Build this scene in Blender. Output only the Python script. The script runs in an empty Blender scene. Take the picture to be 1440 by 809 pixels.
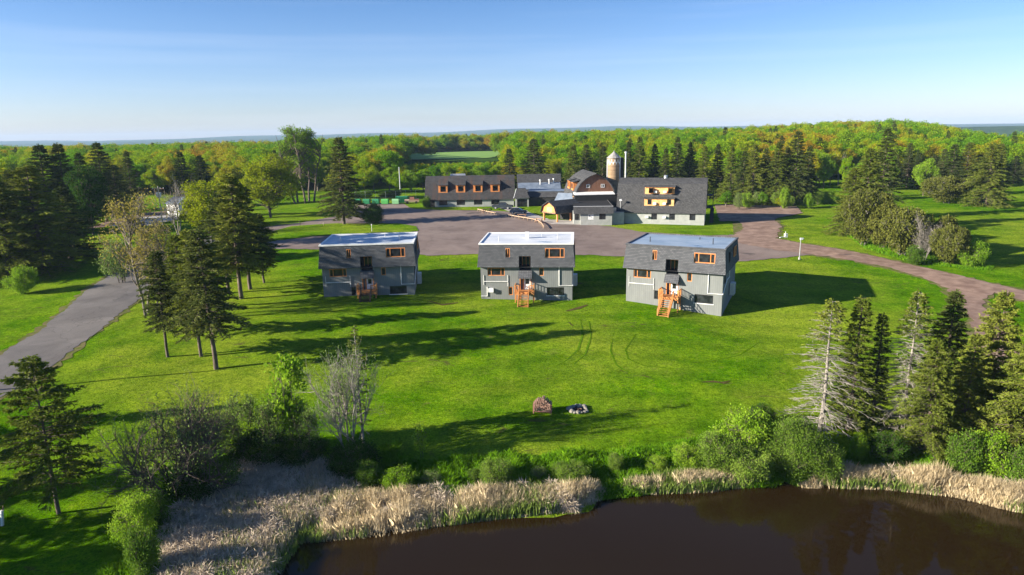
import bpy, bmesh, math, random
import numpy as np
from mathutils import Matrix, Vector, Euler
C = bpy.context.scene
R_ = math.radians
rng = np.random.default_rng(7)
random.seed(7)

# ------------------------------------------------------------------ camera
CAM_H, FOC = 25.0, 960.0
PITCH, ROLL = math.atan((404.5-186)/FOC), R_(1.0)
cd = bpy.data.cameras.new('camera'); cam = bpy.data.objects.new('camera', cd); C.collection.objects.link(cam)
cd.sensor_width = 36; cd.lens = 24.0; cd.clip_start = 0.5; cd.clip_end = 40000
cam.matrix_world = Matrix.Translation((0, 0, CAM_H)) @ Matrix.Rotation(math.pi/2-PITCH, 4, 'X') @ Matrix.Rotation(-ROLL, 4, 'Z')
C.camera = cam

# ------------------------------------------------------------------ sky + sun
SUN_EL = R_(18.8)
SUN_TO = Vector((-0.968, -0.25, 0)).normalized()          # horizontal direction towards the sun
w = bpy.data.worlds.new('World'); C.world = w; w.use_nodes = True
nt = w.node_tree; N = nt.nodes; N.clear()
out = N.new('ShaderNodeOutputWorld'); bg = N.new('ShaderNodeBackground'); sky = N.new('ShaderNodeTexSky')
sky.sky_type = 'NISHITA'; sky.sun_disc = False; sky.sun_elevation = SUN_EL
sky.sun_rotation = math.atan2(SUN_TO.x, SUN_TO.y)
sky.altitude = 400; sky.air_density = 1.0; sky.dust_density = 0.6; sky.ozone_density = 2.5
bg.inputs[1].default_value = 0.05
# thin wisps of high cloud, mapped on the sky's direction
tc = N.new('ShaderNodeTexCoord'); mp = N.new('ShaderNodeMapping'); mp.inputs['Scale'].default_value = (1.2, 1.2, 26); mp.inputs['Rotation'].default_value = (0.03, 0.04, 0)
nz = N.new('ShaderNodeTexNoise'); nz.inputs['Scale'].default_value = 1.6; nz.inputs['Detail'].default_value = 6; nz.inputs['Roughness'].default_value = 0.5
cr = N.new('ShaderNodeValToRGB'); cr.color_ramp.elements[0].position = 0.5; cr.color_ramp.elements[1].position = 0.8
cr.color_ramp.elements[1].color = (0.13, 0.13, 0.13, 1)
mx = N.new('ShaderNodeMix'); mx.data_type = 'RGBA'; mx.inputs['B'].default_value = (6.5, 7.2, 8.2, 1)
L = nt.links.new
L(tc.outputs['Generated'], mp.inputs[0]); L(mp.outputs[0], nz.inputs[0]); L(nz.outputs[0], cr.inputs[0])
L(cr.outputs[0], mx.inputs['Factor']); tn = N.new('ShaderNodeMix'); tn.data_type = 'RGBA'; tn.blend_type = 'MULTIPLY'; tn.inputs['Factor'].default_value = 1; sz = N.new('ShaderNodeSeparateXYZ'); el = N.new('ShaderNodeValToRGB'); e_ = el.color_ramp.elements; e_[0].position = 0.0; e_[0].color = (1.06, 1.09, 1.46, 1); e_[1].position = .22; e_[1].color = (.50, .76, 1.10, 1)
L(tc.outputs['Generated'], sz.inputs[0]); L(sz.outputs[2], el.inputs[0]); L(el.outputs[0], tn.inputs['B'])
L(sky.outputs[0], tn.inputs['A']); L(tn.outputs['Result'], mx.inputs['A']); L(mx.outputs['Result'], bg.inputs[0]); L(bg.outputs[0], out.inputs[0])
sd = bpy.data.lights.new('sun', 'SUN'); sun = bpy.data.objects.new('sun', sd); C.collection.objects.link(sun)
sd.energy = 5.0; sd.angle = R_(0.5); sd.color = (1.0, 0.90, 0.74)
to = Vector((SUN_TO.x*math.cos(SUN_EL), SUN_TO.y*math.cos(SUN_EL), math.sin(SUN_EL)))
sun.rotation_euler = to.to_track_quat('Z', 'Y').to_euler(); sun.location = (-60, -20, 60)
C.view_settings.view_transform = 'Standard'; C.view_settings.look = 'None'
C.view_settings.exposure = 1.6; C.view_settings.gamma = 1.0
C.render.engine = 'CYCLES'
C.cycles.max_bounces = 6; C.cycles.diffuse_bounces = 2; C.cycles.transmission_bounces = 3; C.cycles.volume_bounces = 0

# ------------------------------------------------------------------ terrain function and picture -> ground helper
BY = [-400, 0, 40, 50, 62, 75, 90, 100, 112, 130, 150, 170, 210, 260, 300, 400, 550, 800, 1200, 2000, 4000, 16000]
BZ = [-2.4, -2.4, -2.4, -2.4, -1.5, -.8, -.2, .1, .9, 2.0, 2.6, 3.0, 3.3, 4.3, 5.6, 9.6, 10.6, 6.0, -8, -28, -36, -36]
POND = np.array([(-15.6, 39), (-15.9, 41.5), (-15.2, 44.2), (-12.8, 45.3), (-8.6, 44.6), (-5, 45.3), (-1.4, 45.9), (3, 45.8), (5.6, 46.3), (6.6, 48.2), (10, 49.3),
                 (13.3, 49.4), (17, 49.6), (20.4, 50.3), (24, 50.6), (27, 49.6), (31, 49.0), (35, 47.2), (38, 45.6), (44, 45), (52, 41), (50, 20), (35, 4), (8, 0), (-10, 12), (-17, 28)], float)
def poly_sd(x, y, P):
    x = np.asarray(x, float); y = np.asarray(y, float)
    d = np.full(x.shape, 1e9); ins = np.zeros(x.shape, bool)
    n = len(P)
    for i in range(n):
        ax, ay = P[i]; bx, by = P[(i+1) % n]
        ex, ey = bx-ax, by-ay
        t = np.clip(((x-ax)*ex+(y-ay)*ey)/(ex*ex+ey*ey), 0, 1)
        d = np.minimum(d, np.hypot(x-ax-t*ex, y-ay-t*ey))
        c = ((ay > y) != (by > y))
        with np.errstate(divide='ignore', invalid='ignore'):
            xi = (bx-ax)*(y-ay)/(by-ay if by != ay else 1e-9)+ax
        ins ^= c & (x < xi)
    return np.where(ins, d, -d)
def G(x, y, cx, cy, s, a, s2=None):
    s2 = s2 or s
    return a*np.exp(-((x-cx)**2/(2*s*s)+(y-cy)**2/(2*s2*s2)))
WATER = -3.0
def ghf(x, y):
    x = np.asarray(x, float); y = np.asarray(y, float)
    z = np.interp(y, BY, BZ)
    z = 0.5*z+0.25*(np.interp(y-4, BY, BZ)+np.interp(y+4, BY, BZ))
    z = z+G(x, y, -22, 103, 9, .45)+G(x, y, 31, 89, 8, -.6)+G(x, y, 15, 104, 6, .25)+G(x, y, -60, 90, 22, .9)
    z = z+G(x, y, -15, 52, 9, -.4, 6)
    far = np.clip((y-260)/200, 0, 1)
    r = x/np.maximum(y, 50)
    z = z+far*np.clip((1500-y)/700, 0, 1)*(3.5*np.exp(-((r-.52)/.14)**2)-4.0/(1+np.exp(-(r-.66)/.03))-4.5/(1+np.exp((r+.22)/.07)))
    z = z-far*np.clip((y-260)/260, 0, 1)*13*np.clip((2200-y)/900, 0, 1)/(1+np.exp(-(r-.665)/.03))
    # far ridges
    f2 = np.clip((y-4200)/3600, 0, 1)
    ridge = 96*f2*(.75+.25*np.sin(x/1900+1.0)+.08*np.sin(x/610)+.05*np.sin(x/230+2))
    z = z+ridge
    f3 = np.clip((y-1300)/900, 0, 1)
    z = z+f3*(1-f2)*G(x, y, 1750, 2500, 420, 46, 700)
    und = 0.10*np.sin(x/7.3+.5)*np.sin(y/6.1)+0.05*np.sin(x/3.1+y/4.7)
    und = und*np.clip((y-56)/10, 0, 1)*np.clip((330-y)/100, 0, 1)
    z = z+und*np.where((y > 100) & (y < 215) & (x > -60) & (x < 60), .25, 1)
    s = poly_sd(x, y, POND)
    bank = WATER+.06+.20*(-s)
    k = .4
    h = np.clip(.5+.5*(bank-z)/k, 0, 1)
    out_ = bank*(1-h)+z*h-k*h*(1-h)
    return np.where(s > 0, WATER-.05-np.minimum(1.5, .3*s), out_)
def gz(x, y): return float(ghf(np.array([x]), np.array([y]))[0])
_cr, _sr, _cp, _sp = math.cos(ROLL), math.sin(ROLL), math.cos(PITCH), math.sin(PITCH)
def ray(px, py):
    dx = (px-720)/FOC; dy = (404.5-py)/FOC
    a = dx*_cr+dy*_sr; b = -dx*_sr+dy*_cr
    return a, _cp+b*_sp, -_sp+b*_cp
def at(px, py, dz=0):
    """ground point seen at a photograph pixel (for surveying the site: every thing then stands on the terrain)"""
    r = ray(px, py); z = 0.0
    for i in range(40):
        t = (z+dz-CAM_H)/r[2]; z = .5*z+.5*gz(r[0]*t, r[1]*t)
    return r[0]*t, r[1]*t, z
def xz_at(px, py, Y):
    r = ray(px, py); t = Y/r[1]
    return r[0]*t, CAM_H+r[2]*t

# ------------------------------------------------------------------ object helpers
def link(o): C.collection.objects.link(o); return o
def tag(o, label=None, cat=None, group=None, kind=None):
    if label: o['label'] = label
    if cat: o['category'] = cat
    if group: o['group'] = group
    if kind: o['kind'] = kind
    return o
def empty(name, loc, rz=0, label=None, cat=None, group=None):
    o = link(bpy.data.objects.new(name, None)); o.location = loc; o.rotation_euler = (0, 0, rz); o.empty_display_size = .3
    return tag(o, label, cat, group)
def mesh_np(name, V, F, mats=(), mi=None, smooth=False):
    """V (n,3), F list of arrays (m,k) of equal k or a single array"""
    me = bpy.data.meshes.new(name)
    Fs = F if isinstance(F, list) else [F]
    Fs = [np.asarray(f, np.int32) for f in Fs if len(f)]
    V = np.asarray(V, np.float32)
    me.vertices.add(len(V)); me.vertices.foreach_set('co', V.ravel())
    loops = np.concatenate([f.ravel() for f in Fs]); tot = np.concatenate([np.full(len(f), f.shape[1], np.int32) for f in Fs])
    me.loops.add(len(loops)); me.loops.foreach_set('vertex_index', loops)
    me.polygons.add(len(tot)); st = np.concatenate([[0], np.cumsum(tot)[:-1]]).astype(np.int32)
    me.polygons.foreach_set('loop_start', st); me.polygons.foreach_set('loop_total', tot)
    for m in mats: me.materials.append(m)
    if mi is not None: me.polygons.foreach_set('material_index', np.asarray(mi, np.int32))
    if smooth: me.polygons.foreach_set('use_smooth', np.ones(len(tot), bool))
    me.update(calc_edges=True); me.validate()
    return me
def obj(name, me, parent=None):
    o = link(bpy.data.objects.new(name, me))
    if parent: o.parent = parent
    return o
class MB:
    """collects shapes for ONE mesh object"""
    def __init__(s): s.v = []; s.f = []; s.m = []; s.M = Matrix(); s.k = 0
    def V(s, p): s.v.append(tuple(s.M @ Vector(p))); return len(s.v)-1
    def face(s, pts, k=None): s.f.append([s.V(p) for p in pts]); s.m.append(s.k if k is None else k)
    def box(s, x0, x1, y0, y1, z0, z1, k=None):
        i = [s.V(p) for p in ((x0,y0,z0),(x1,y0,z0),(x1,y1,z0),(x0,y1,z0),(x0,y0,z1),(x1,y0,z1),(x1,y1,z1),(x0,y1,z1))]
        for q in ((3,2,1,0),(4,5,6,7),(0,1,5,4),(1,2,6,5),(2,3,7,6),(3,0,4,7)): s.f.append([i[j] for j in q]); s.m.append(s.k if k is None else k)
    def prism(s, prof, x0, x1, k=None, cap=True):
        """profile of (y, z) points extruded along x"""
        n = len(prof); a = [s.V((x0, y, z)) for y, z in prof]; b = [s.V((x1, y, z)) for y, z in prof]
        kk = s.k if k is None else k
        for i in range(n):
            j = (i+1) % n; s.f.append([a[i], a[j], b[j], b[i]]); s.m.append(kk)
        if cap: s.f.append(a[::-1]); s.m.append(kk); s.f.append(b); s.m.append(kk)
    def tube(s, pts, r, n=8, k=None, cap=True):
        if not hasattr(r, '__len__'): r = [r]*len(pts)
        rings = []
        for i, p in enumerate(pts):
            p = Vector(p); d = (Vector(pts[min(i+1, len(pts)-1)])-Vector(pts[max(i-1, 0)])).normalized()
            u = d.orthogonal().normalized(); w_ = d.cross(u)
            if i and abs(u.dot(pu)) < .2: pass
            pu = u
            rings.append([s.V(p+r[i]*(math.cos(a)*u+math.sin(a)*w_)) for a in [2*math.pi*j/n for j in range(n)]])
        kk = s.k if k is None else k
        for a, b in zip(rings, rings[1:]):
            for j in range(n): s.f.append([a[j], a[(j+1) % n], b[(j+1) % n], b[j]]); s.m.append(kk)
        if cap: s.f.append(rings[0][::-1]); s.m.append(kk); s.f.append(rings[-1]); s.m.append(kk)
    def bar(s, p, q, w_, h, k=None):
        """square timber from p to q"""
        p = Vector(p); q = Vector(q); d = (q-p).normalized(); u = d.cross(Vector((0, 0, 1)))
        u = (u.normalized() if u.length > 1e-3 else Vector((1, 0, 0)))*w_/2; v = u.cross(d).normalized()*h/2
        i = [s.V(c) for c in (p-u-v, p+u-v, p+u+v, p-u+v, q-u-v, q+u-v, q+u+v, q-u+v)]
        for qd in ((3,2,1,0),(4,5,6,7),(0,1,5,4),(1,2,6,5),(2,3,7,6),(3,0,4,7)): s.f.append([i[j] for j in qd]); s.m.append(s.k if k is None else k)
    def sheet(s, f3, x0, x1, z0, z1, holes, depth=.18, k=None, inward=(0, 1, 0)):
        """wall sheet mapped by f3(x, z) with rectangular openings that have reveals"""
        xs = sorted({x0, x1, *[v for h in holes for v in h[:2]]}); zs = sorted({z0, z1, *[v for h in holes for v in h[2:4]]})
        kk = s.k if k is None else k
        for i in range(len(xs)-1):
            for j in range(len(zs)-1):
                xm, zm = (xs[i]+xs[i+1])/2, (zs[j]+zs[j+1])/2
                if any(h[0] < xm < h[1] and h[2] < zm < h[3] for h in holes): continue
                s.face([f3(xs[i], zs[j]), f3(xs[i+1], zs[j]), f3(xs[i+1], zs[j+1]), f3(xs[i], zs[j+1])], kk)
        iv = Vector(inward)
        for h in holes:
            c = [(h[0], h[2]), (h[1], h[2]), (h[1], h[3]), (h[0], h[3])]
            dp = h[4] if len(h) > 4 else depth
            for i in range(4):
                a = Vector(f3(*c[i])); b = Vector(f3(*c[(i+1) % 4]))
                def inn(p): return Vector((p.x, dp, p.z)) if inward == (0, 1, 0) else p+iv*dp
                s.face([a, inn(a), inn(b), b], kk)
    def build(s, name, mats, parent=None, smooth=False):
        me = bpy.data.meshes.new(name); me.from_pydata(s.v, [], s.f)
        for m in (mats if isinstance(mats, (list, tuple)) else [mats]): me.materials.append(m)
        me.polygons.foreach_set('material_index', s.m)
        if smooth: me.polygons.foreach_set('use_smooth', [True]*len(s.f))
        me.update()
        bm = bmesh.new(); bm.from_mesh(me)
        if smooth: bmesh.ops.remove_doubles(bm, verts=bm.verts, dist=1e-4)
        bmesh.ops.recalc_face_normals(bm, faces=bm.faces); bm.to_mesh(me); bm.free()
        return obj(name, me, parent)
def copy_tree(o, parent=None):
    c = o.copy(); C.collection.objects.link(c); c.parent = parent
    for ch in list(o.children): copy_tree(ch, c)
    return c

# ------------------------------------------------------------------ materials
def newmat(name):
    m = bpy.data.materials.new(name); m.use_nodes = True; t = m.node_tree; t.nodes.clear()
    o = t.nodes.new('ShaderNodeOutputMaterial'); return m, t, o
def ramp(t, fac, stops):
    r = t.nodes.new('ShaderNodeValToRGB'); e = r.color_ramp.elements
    while len(e) < len(stops): e.new(.5)
    for i, (p, c) in enumerate(stops): e[i].position = p; e[i].color = (*c, 1) if len(c) == 3 else c
    t.links.new(fac, r.inputs[0]); return r.outputs[0]
def noise(t, vec, scale, detail=4, rough=.55, dist=0):
    n = t.nodes.new('ShaderNodeTexNoise'); n.inputs['Scale'].default_value = scale; n.inputs['Detail'].default_value = detail
    n.inputs['Roughness'].default_value = rough; n.inputs['Distortion'].default_value = dist
    if vec is not None: t.links.new(vec, n.inputs[0])
    return n.outputs[0]
def coord(t, kind='Object', scale=None, rot=None):
    c = t.nodes.new('ShaderNodeTexCoord').outputs[kind]
    if scale or rot:
        m = t.nodes.new('ShaderNodeMapping')
        if scale: m.inputs['Scale'].default_value = scale
        if rot: m.inputs['Rotation'].default_value = rot
        t.links.new(c, m.inputs[0]); c = m.outputs[0]
    return c
def mixc(t, fac, a, b, mode='MIX'):
    m = t.nodes.new('ShaderNodeMix'); m.data_type = 'RGBA'; m.blend_type = mode
    for s, v in ((m.inputs['Factor'], fac), (m.inputs['A'], a), (m.inputs['B'], b)):
        if hasattr(v, 'is_linked') or hasattr(v, 'links'): t.links.new(v, s)
        elif isinstance(v, (int, float)): s.default_value = v
        else: s.default_value = (*v, 1)
    return m.outputs['Result']
def bump(t, h, strength, dist=.05):
    b = t.nodes.new('ShaderNodeBump'); b.inputs['Strength'].default_value = strength; b.inputs['Distance'].default_value = dist
    t.links.new(h, b.inputs['Height']); return b.outputs[0]
def pbsdf(t, o, col, rough=.8, nrm=None, metal=0, spec=.5):
    p = t.nodes.new('ShaderNodeBsdfPrincipled'); p.inputs['Roughness'].default_value = rough if not hasattr(rough, 'links') else .5
    if hasattr(rough, 'links'): t.links.new(rough, p.inputs['Roughness'])
    p.inputs['Metallic'].default_value = metal; p.inputs['Specular IOR Level'].default_value = spec
    if hasattr(col, 'links'): t.links.new(col, p.inputs['Base Color'])
    else: p.inputs['Base Color'].default_value = (*col, 1)
    if nrm is not None: t.links.new(nrm, p.inputs['Normal'])
    t.links.new(p.outputs[0], o.inputs[0]); return p
def mottled(name, c1, c2, scale=3, rough=.8, bs=.3, bd=.02, metal=0, kind='Object', vs=None, spec=.4):
    m, t, o = newmat(name); v = coord(t, kind, vs)
    n = noise(t, v, scale, 5, .6); col = ramp(t, n, [(.35, c1), (.65, c2)])
    pbsdf(t, o, col, rough, bump(t, noise(t, v, scale*6, 3), bs, bd), metal, spec); return m
def swap_xz(t):
    c = coord(t, 'Object'); s = t.nodes.new('ShaderNodeSeparateXYZ'); k = t.nodes.new('ShaderNodeCombineXYZ')
    t.links.new(c, s.inputs[0]); a = t.nodes.new('ShaderNodeMath'); a.operation = 'ADD'
    t.links.new(s.outputs[0], a.inputs[0]); t.links.new(s.outputs[1], a.inputs[1])
    t.links.new(a.outputs[0], k.inputs[0]); t.links.new(s.outputs[2], k.inputs[1]); return k.outputs[0], c
def shingles(name, c1, c2, rowh=.16, stain=None):
    m, t, o = newmat(name); v, c = swap_xz(t)
    b = t.nodes.new('ShaderNodeTexBrick'); b.inputs['Mortar Smooth'].default_value = .3; t.links.new(v, b.inputs[0]); b.inputs['Scale'].default_value = 1
    b.inputs['Brick Width'].default_value = .36; b.inputs['Row Height'].default_value = rowh*1.25; b.inputs['Mortar Size'].default_value = .03
    b.inputs['Color1'].default_value = (*c1, 1); b.inputs['Color2'].default_value = (*c2, 1); b.inputs['Mortar'].default_value = (c1[0]*.35, c1[1]*.35, c1[2]*.35, 1)
    b.inputs['Bias'].default_value = 0
    n = noise(t, c, .5, 5, .6)
    col = mixc(t, .4, b.outputs[0], ramp(t, n, [(.3, (.7, .7, .7)), (.7, (1.25, 1.25, 1.25))]), 'MULTIPLY')
    if stain:
        st = noise(t, coord(t, 'Object', (.55, .1, .12)), 1.5, 4, .6)
        col = mixc(t, ramp(t, st, [(.5, (0, 0, 0)), (.66, (.8, .8, .8))]), col, stain)
    pbsdf(t, o, col, .9, bump(t, b.outputs[1], -.5, .02), 0, .2); return m
def siding(name, c1, c2, width=.2, vertical=True):
    m, t, o = newmat(name); c = coord(t, 'Object'); s = t.nodes.new('ShaderNodeSeparateXYZ'); t.links.new(c, s.inputs[0])
    a = t.nodes.new('ShaderNodeMath'); a.operation = 'ADD'; t.links.new(s.outputs[0], a.inputs[0]); t.links.new(s.outputs[1], a.inputs[1])
    k = t.nodes.new('ShaderNodeMath'); k.operation = 'PINGPONG'; k.inputs[1].default_value = width/2
    t.links.new(a.outputs[0] if vertical else s.outputs[2], k.inputs[0])
    g = t.nodes.new('ShaderNodeMath'); g.operation = 'GREATER_THAN'; g.inputs[1].default_value = .012; t.links.new(k.outputs[0], g.inputs[0])
    n = noise(t, coord(t, 'Object', (1, 1, .3)), 1.3, 6, .65); col = ramp(t, n, [(.3, c1), (.7, c2)])
    col = mixc(t, g.outputs[0], (c1[0]*.8, c1[1]*.8, c1[2]*.8), col)
    pbsdf(t, o, col, .8, bump(t, g.outputs[0], .4, .01), 0, .3); return m
def leafmat(name, stops, scale=.6, transl=.3, rough=.6, rnd=.5, grove=0):
    m, t, o = newmat(name)
    oi = t.nodes.new('ShaderNodeObjectInfo').outputs['Random']
    geo = t.nodes.new('ShaderNodeNewGeometry').outputs['Position']
    n = noise(t, geo, scale, 3, .7)
    n2 = t.nodes.new('ShaderNodeTexWhiteNoise'); n2.noise_dimensions = '1D'
    a = t.nodes.new('ShaderNodeMath'); a.operation = 'MULTIPLY_ADD'; a.inputs[1].default_value = rnd
    t.links.new(oi, a.inputs[0])
    b = t.nodes.new('ShaderNodeMath'); b.operation = 'MULTIPLY_ADD'; b.inputs[1].default_value = 1.3*(1-rnd)+.25; b.inputs[2].default_value = -.14
    t.links.new(n, b.inputs[0]); t.links.new(b.outputs[0], a.inputs[2])
    fac = a.outputs[0]
    if grove:
        c_ = t.nodes.new('ShaderNodeMath'); c_.operation = 'MULTIPLY_ADD'; c_.inputs[1].default_value = grove; t.links.new(noise(t, geo, .011, 3, .6), c_.inputs[0])
        e2 = t.nodes.new('ShaderNodeMath'); e2.operation = 'SUBTRACT'; e2.inputs[1].default_value = grove*.5; t.links.new(fac, e2.inputs[0]); t.links.new(e2.outputs[0], c_.inputs[2]); fac = c_.outputs[0]
    col = ramp(t, fac, stops)
    d = t.nodes.new('ShaderNodeBsdfDiffuse'); tr = t.nodes.new('ShaderNodeBsdfTranslucent'); mxs = t.nodes.new('ShaderNodeMixShader'); mxs.inputs[0].default_value = transl
    t.links.new(col, d.inputs[0]); t.links.new(col, tr.inputs[0]); t.links.new(d.outputs[0], mxs.inputs[1]); t.links.new(tr.outputs[0], mxs.inputs[2])
    t.links.new(mxs.outputs[0], o.inputs[0]); return m

M = {}
# grass: ground sheet; lawn near, forest floor far
def grass_material():
    m, t, o = newmat('grass_lawn'); v = coord(t, 'Object'); ln = t.links.new
    big = noise(t, v, .035, 4, .6); mid = noise(t, v, .35, 5, .7, .6); fin = noise(t, v, 5, 3, .75)
    col = ramp(t, mid, [(.3, (.038, .110, .001)), (.5, (.075, .188, .002)), (.72, (.150, .262, .004))])
    col = mixc(t, ramp(t, big, [(.40, (0, 0, 0)), (.60, (.8, .8, .8))]), col, (.205, .27, .022))
    col = mixc(t, ramp(t, noise(t, v, .8, 6, .8, .5), [(.54, (0, 0, 0)), (.68, (.55, .55, .55))]), col, (.17, .19, .04))
    col = mixc(t, ramp(t, noise(t, v, .11, 5, .65, .8), [(.50, (0, 0, 0)), (.66, (.6, .6, .6))]), col, (.040, .125, .002))
    col = mixc(t, .75, col, ramp(t, fin, [(.32, (.35, .40, .3)), (.68, (1.65, 1.6, 1.5))]), 'MULTIPLY')
    col = mixc(t, .8, col, ramp(t, noise(t, v, 1.7, 4, .7), [(.35, (.60, .66, .6)), (.5, (1, 1, 1)), (.66, (1.3, 1.22, 1.3))]), 'MULTIPLY')
    # mower passes: rings round the middle of the lawn, bent by noise
    wv = t.nodes.new('ShaderNodeTexWave'); wv.wave_type = 'RINGS'; wv.rings_direction = 'Z'; wv.inputs['Scale'].default_value = .055
    wv.inputs['Distortion'].default_value = 5; wv.inputs['Detail'].default_value = 4; wv.inputs['Detail Scale'].default_value = .25
    mp_ = t.nodes.new('ShaderNodeMapping'); mp_.inputs['Location'].default_value = (-8, -66, 0); mp_.inputs['Scale'].default_value = (.75, 1.1, 1)
    ln(v, mp_.inputs[0]); ln(mp_.outputs[0], wv.inputs[0])
    col = mixc(t, .5, col, ramp(t, wv.outputs[1], [(.15, (.78, .82, .8)), (.5, (1, 1, 1)), (.9, (1.12, 1.1, 1.05))]), 'MULTIPLY')
    # bare soil scuffs
    s1 = noise(t, coord(t, 'Object', (.09, .22, 1)), 1.9, 6, .68, 1.2)
    col = mixc(t, ramp(t, s1, [(.615, (0, 0, 0)), (.68, (.75, .75, .75))]), col, (.085, .065, .03))
    # forest floor far away and off to the sides
    sp_ = t.nodes.new('ShaderNodeSeparateXYZ'); ln(v, sp_.inputs[0])
    mr = t.nodes.new('ShaderNodeMapRange'); mr.inputs[1].default_value = 262; mr.inputs[2].default_value = 300; ln(sp_.outputs[1], mr.inputs[0])
    can = ramp(t, noise(t, v, .03, 8, .75), [(.35, (.012, .035, .008)), (.5, (.028, .065, .012)), (.65, (.05, .09, .015))])
    col = mixc(t, mr.outputs[0], col, can)
    hgt = mixc(t, .35, noise(t, v, 7, 3, .8), mid)
    mr2 = t.nodes.new('ShaderNodeMapRange'); mr2.inputs[1].default_value = 900; mr2.inputs[2].default_value = 1500; ln(sp_.outputs[1], mr2.inputs[0])
    b1 = bump(t, hgt, 1.0, .35)
    pbsdf(t, o, col, .95, b1, 0, 0); return m
M['grass'] = grass_material()
def asphalt(name, c1, c2, c3):
    m, t, o = newmat(name); v = coord(t, 'Object')
    n = noise(t, v, .16, 6, .65, .4); col = ramp(t, n, [(.3, c1), (.5, c2), (.72, c3)])
    col = mixc(t, .6, col, ramp(t, noise(t, v, 9, 3, .8), [(.3, (.75, .75, .75)), (.7, (1.2, 1.2, 1.2))]), 'MULTIPLY')
    vo = t.nodes.new('ShaderNodeTexVoronoi'); vo.feature = 'DISTANCE_TO_EDGE'; vo.inputs['Scale'].default_value = .11
    mm = t.nodes.new('ShaderNodeMapping'); t.links.new(v, mm.inputs[0])
    nn = t.nodes.new('ShaderNodeTexNoise'); nn.inputs['Scale'].default_value = .5; nn.inputs['Detail'].default_value = 4; t.links.new(v, nn.inputs[0])
    ad = t.nodes.new('ShaderNodeVectorMath'); ad.operation = 'MULTIPLY_ADD'; ad.inputs[1].default_value = (4, 4, 4); t.links.new(nn.outputs[1], ad.inputs[0]); t.links.new(v, ad.inputs[2]); t.links.new(ad.outputs[0], vo.inputs[0])
    col = mixc(t, ramp(t, vo.outputs[0], [(0, (.35, .35, .35)), (.012, (0, 0, 0))]), col, (.03, .026, .024))
    # patched tar
    col = mixc(t, ramp(t, noise(t, coord(t, 'Object', (.5, 1, 1)), .12, 3, .5, 1), [(.64, (0, 0, 0)), (.66, (.6, .6, .6))]), col, (.05, .043, .042))
    pbsdf(t, o, col, .9, bump(t, noise(t, v, 14, 3), .4, .02), 0, .2); return m
M['asphalt'] = asphalt('worn_asphalt', (.125, .094, .083), (.185, .143, .126), (.235, .186, .162))
M['road'] = asphalt('grey_asphalt', (.098, .090, .088), (.132, .122, .118), (.175, .161, .153))
M['dirt'] = mottled('red_dirt', (.15, .090, .066), (.275, .185, .138), .5, .95, .5, .05)
M['verge'] = mottled('verge_soil', (.075, .115, .015), (.17, .135, .075), 1.1, 1, .6, .06, spec=0)
M['soil'] = mottled('bare_soil', (.055, .06, .012), (.12, .09, .04), 1.6, 1, .6, .06, spec=0)
M['track'] = mottled('trodden_grass', (.062, .148, .003), (.110, .200, .008), 1.4, 1, .6, .06, spec=0)
M['gravel'] = mottled('pale_gravel', (.20, .19, .18), (.42, .41, .40), .8, .95, .6, .05)
M['concrete'] = mottled('concrete', (.28, .26, .24), (.42, .39, .36), 1.2, .9)
M['field'] = mottled('hay_field', (.10, .22, .025), (.17, .30, .045), .05, .95, .5, .2, vs=(1, 3, 1))
def water():
    m, t, o = newmat('pond_water'); v = coord(t, 'Object')
    p = pbsdf(t, o, (.016, .0092, .0026), .035, bump(t, noise(t, v, 1.4, 2, .5), .022, .02), 0, .16); return m
M['water'] = water()
M['shingle'] = shingles('dark_shingle', (.080, .084, .095), (.135, .140, .153), .17)
M['roof'] = shingles('asphalt_roof', (.055, .056, .060), (.090, .091, .094), .2)
M['roof_old'] = shingles('stained_roof', (.045, .045, .048), (.07, .069, .071), .22, stain=(.075, .05, .042))
M['skirt'] = shingles('painted_shade_shingle', (.022, .023, .026), (.034, .035, .038), .2)  # near-black colour stands for shade in cabin recesses and arched barn front
M['siding'] = siding('grey_siding', (.160, .172, .172), (.205, .218, .216), .3)
M['block'] = mottled('grey_painted_block', (.27, .285, .27), (.34, .352, .335), 1.1, .85, .2)
M['brown'] = siding('brown_boards', (.13, .062, .038), (.21, .105, .062), .24)
M['orange'] = mottled('orange_stained_wood', (.50, .17, .045), (.66, .27, .085), 2.2, .6, .2)
M['cedar'] = mottled('cedar_panel', (.62, .30, .11), (.80, .44, .19), 1.3, .6, .15)
M['deck'] = mottled('deck_lumber', (.40, .155, .045), (.62, .27, .085), 2.5, .7, .3)
M['logs'] = mottled('split_firewood', (.16, .085, .06), (.36, .23, .17), 3, .9, .5)
M['oldwood'] = mottled('weathered_wood', (.14, .08, .055), (.30, .19, .14), 3, .9, .5)
M['darkwood'] = mottled('dark_brown_steps', (.06, .035, .025), (.11, .065, .045), 3, .85, .4)
M['white'] = mottled('white_paint', (.66, .66, .65), (.80, .80, .79), 2, .5, .05)
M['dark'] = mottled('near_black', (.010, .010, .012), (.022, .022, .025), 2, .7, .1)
M['conemetal'] = mottled('weathered_cone_metal', (.20, .19, .18), (.32, .31, .30), 2, .6, .1)
M['metal'] = mottled('galvanised', (.42, .44, .46), (.6, .62, .64), 2, .4, .1, metal=.6)
M['metalroof'] = mottled('blue_metal_roof', (.15, .19, .25), (.24, .29, .36), .6, .45, .1, metal=.3)
M['rail'] = mottled('pale_wood_rail', (.30, .21, .14), (.50, .37, .26), 3, .9, .4)
M['rock'] = mottled('rock', (.13, .12, .10), (.33, .30, .25), 2.2, .9, .6)
M['bark'] = mottled('bark', (.06, .045, .035), (.16, .125, .10), 4, .95, .8, .05, vs=(1, 1, .25))
M['palebark'] = mottled('pale_bark', (.11, .09, .07), (.22, .19, .155), 4, .95, .8, .05, vs=(1, 1, .25))
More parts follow.
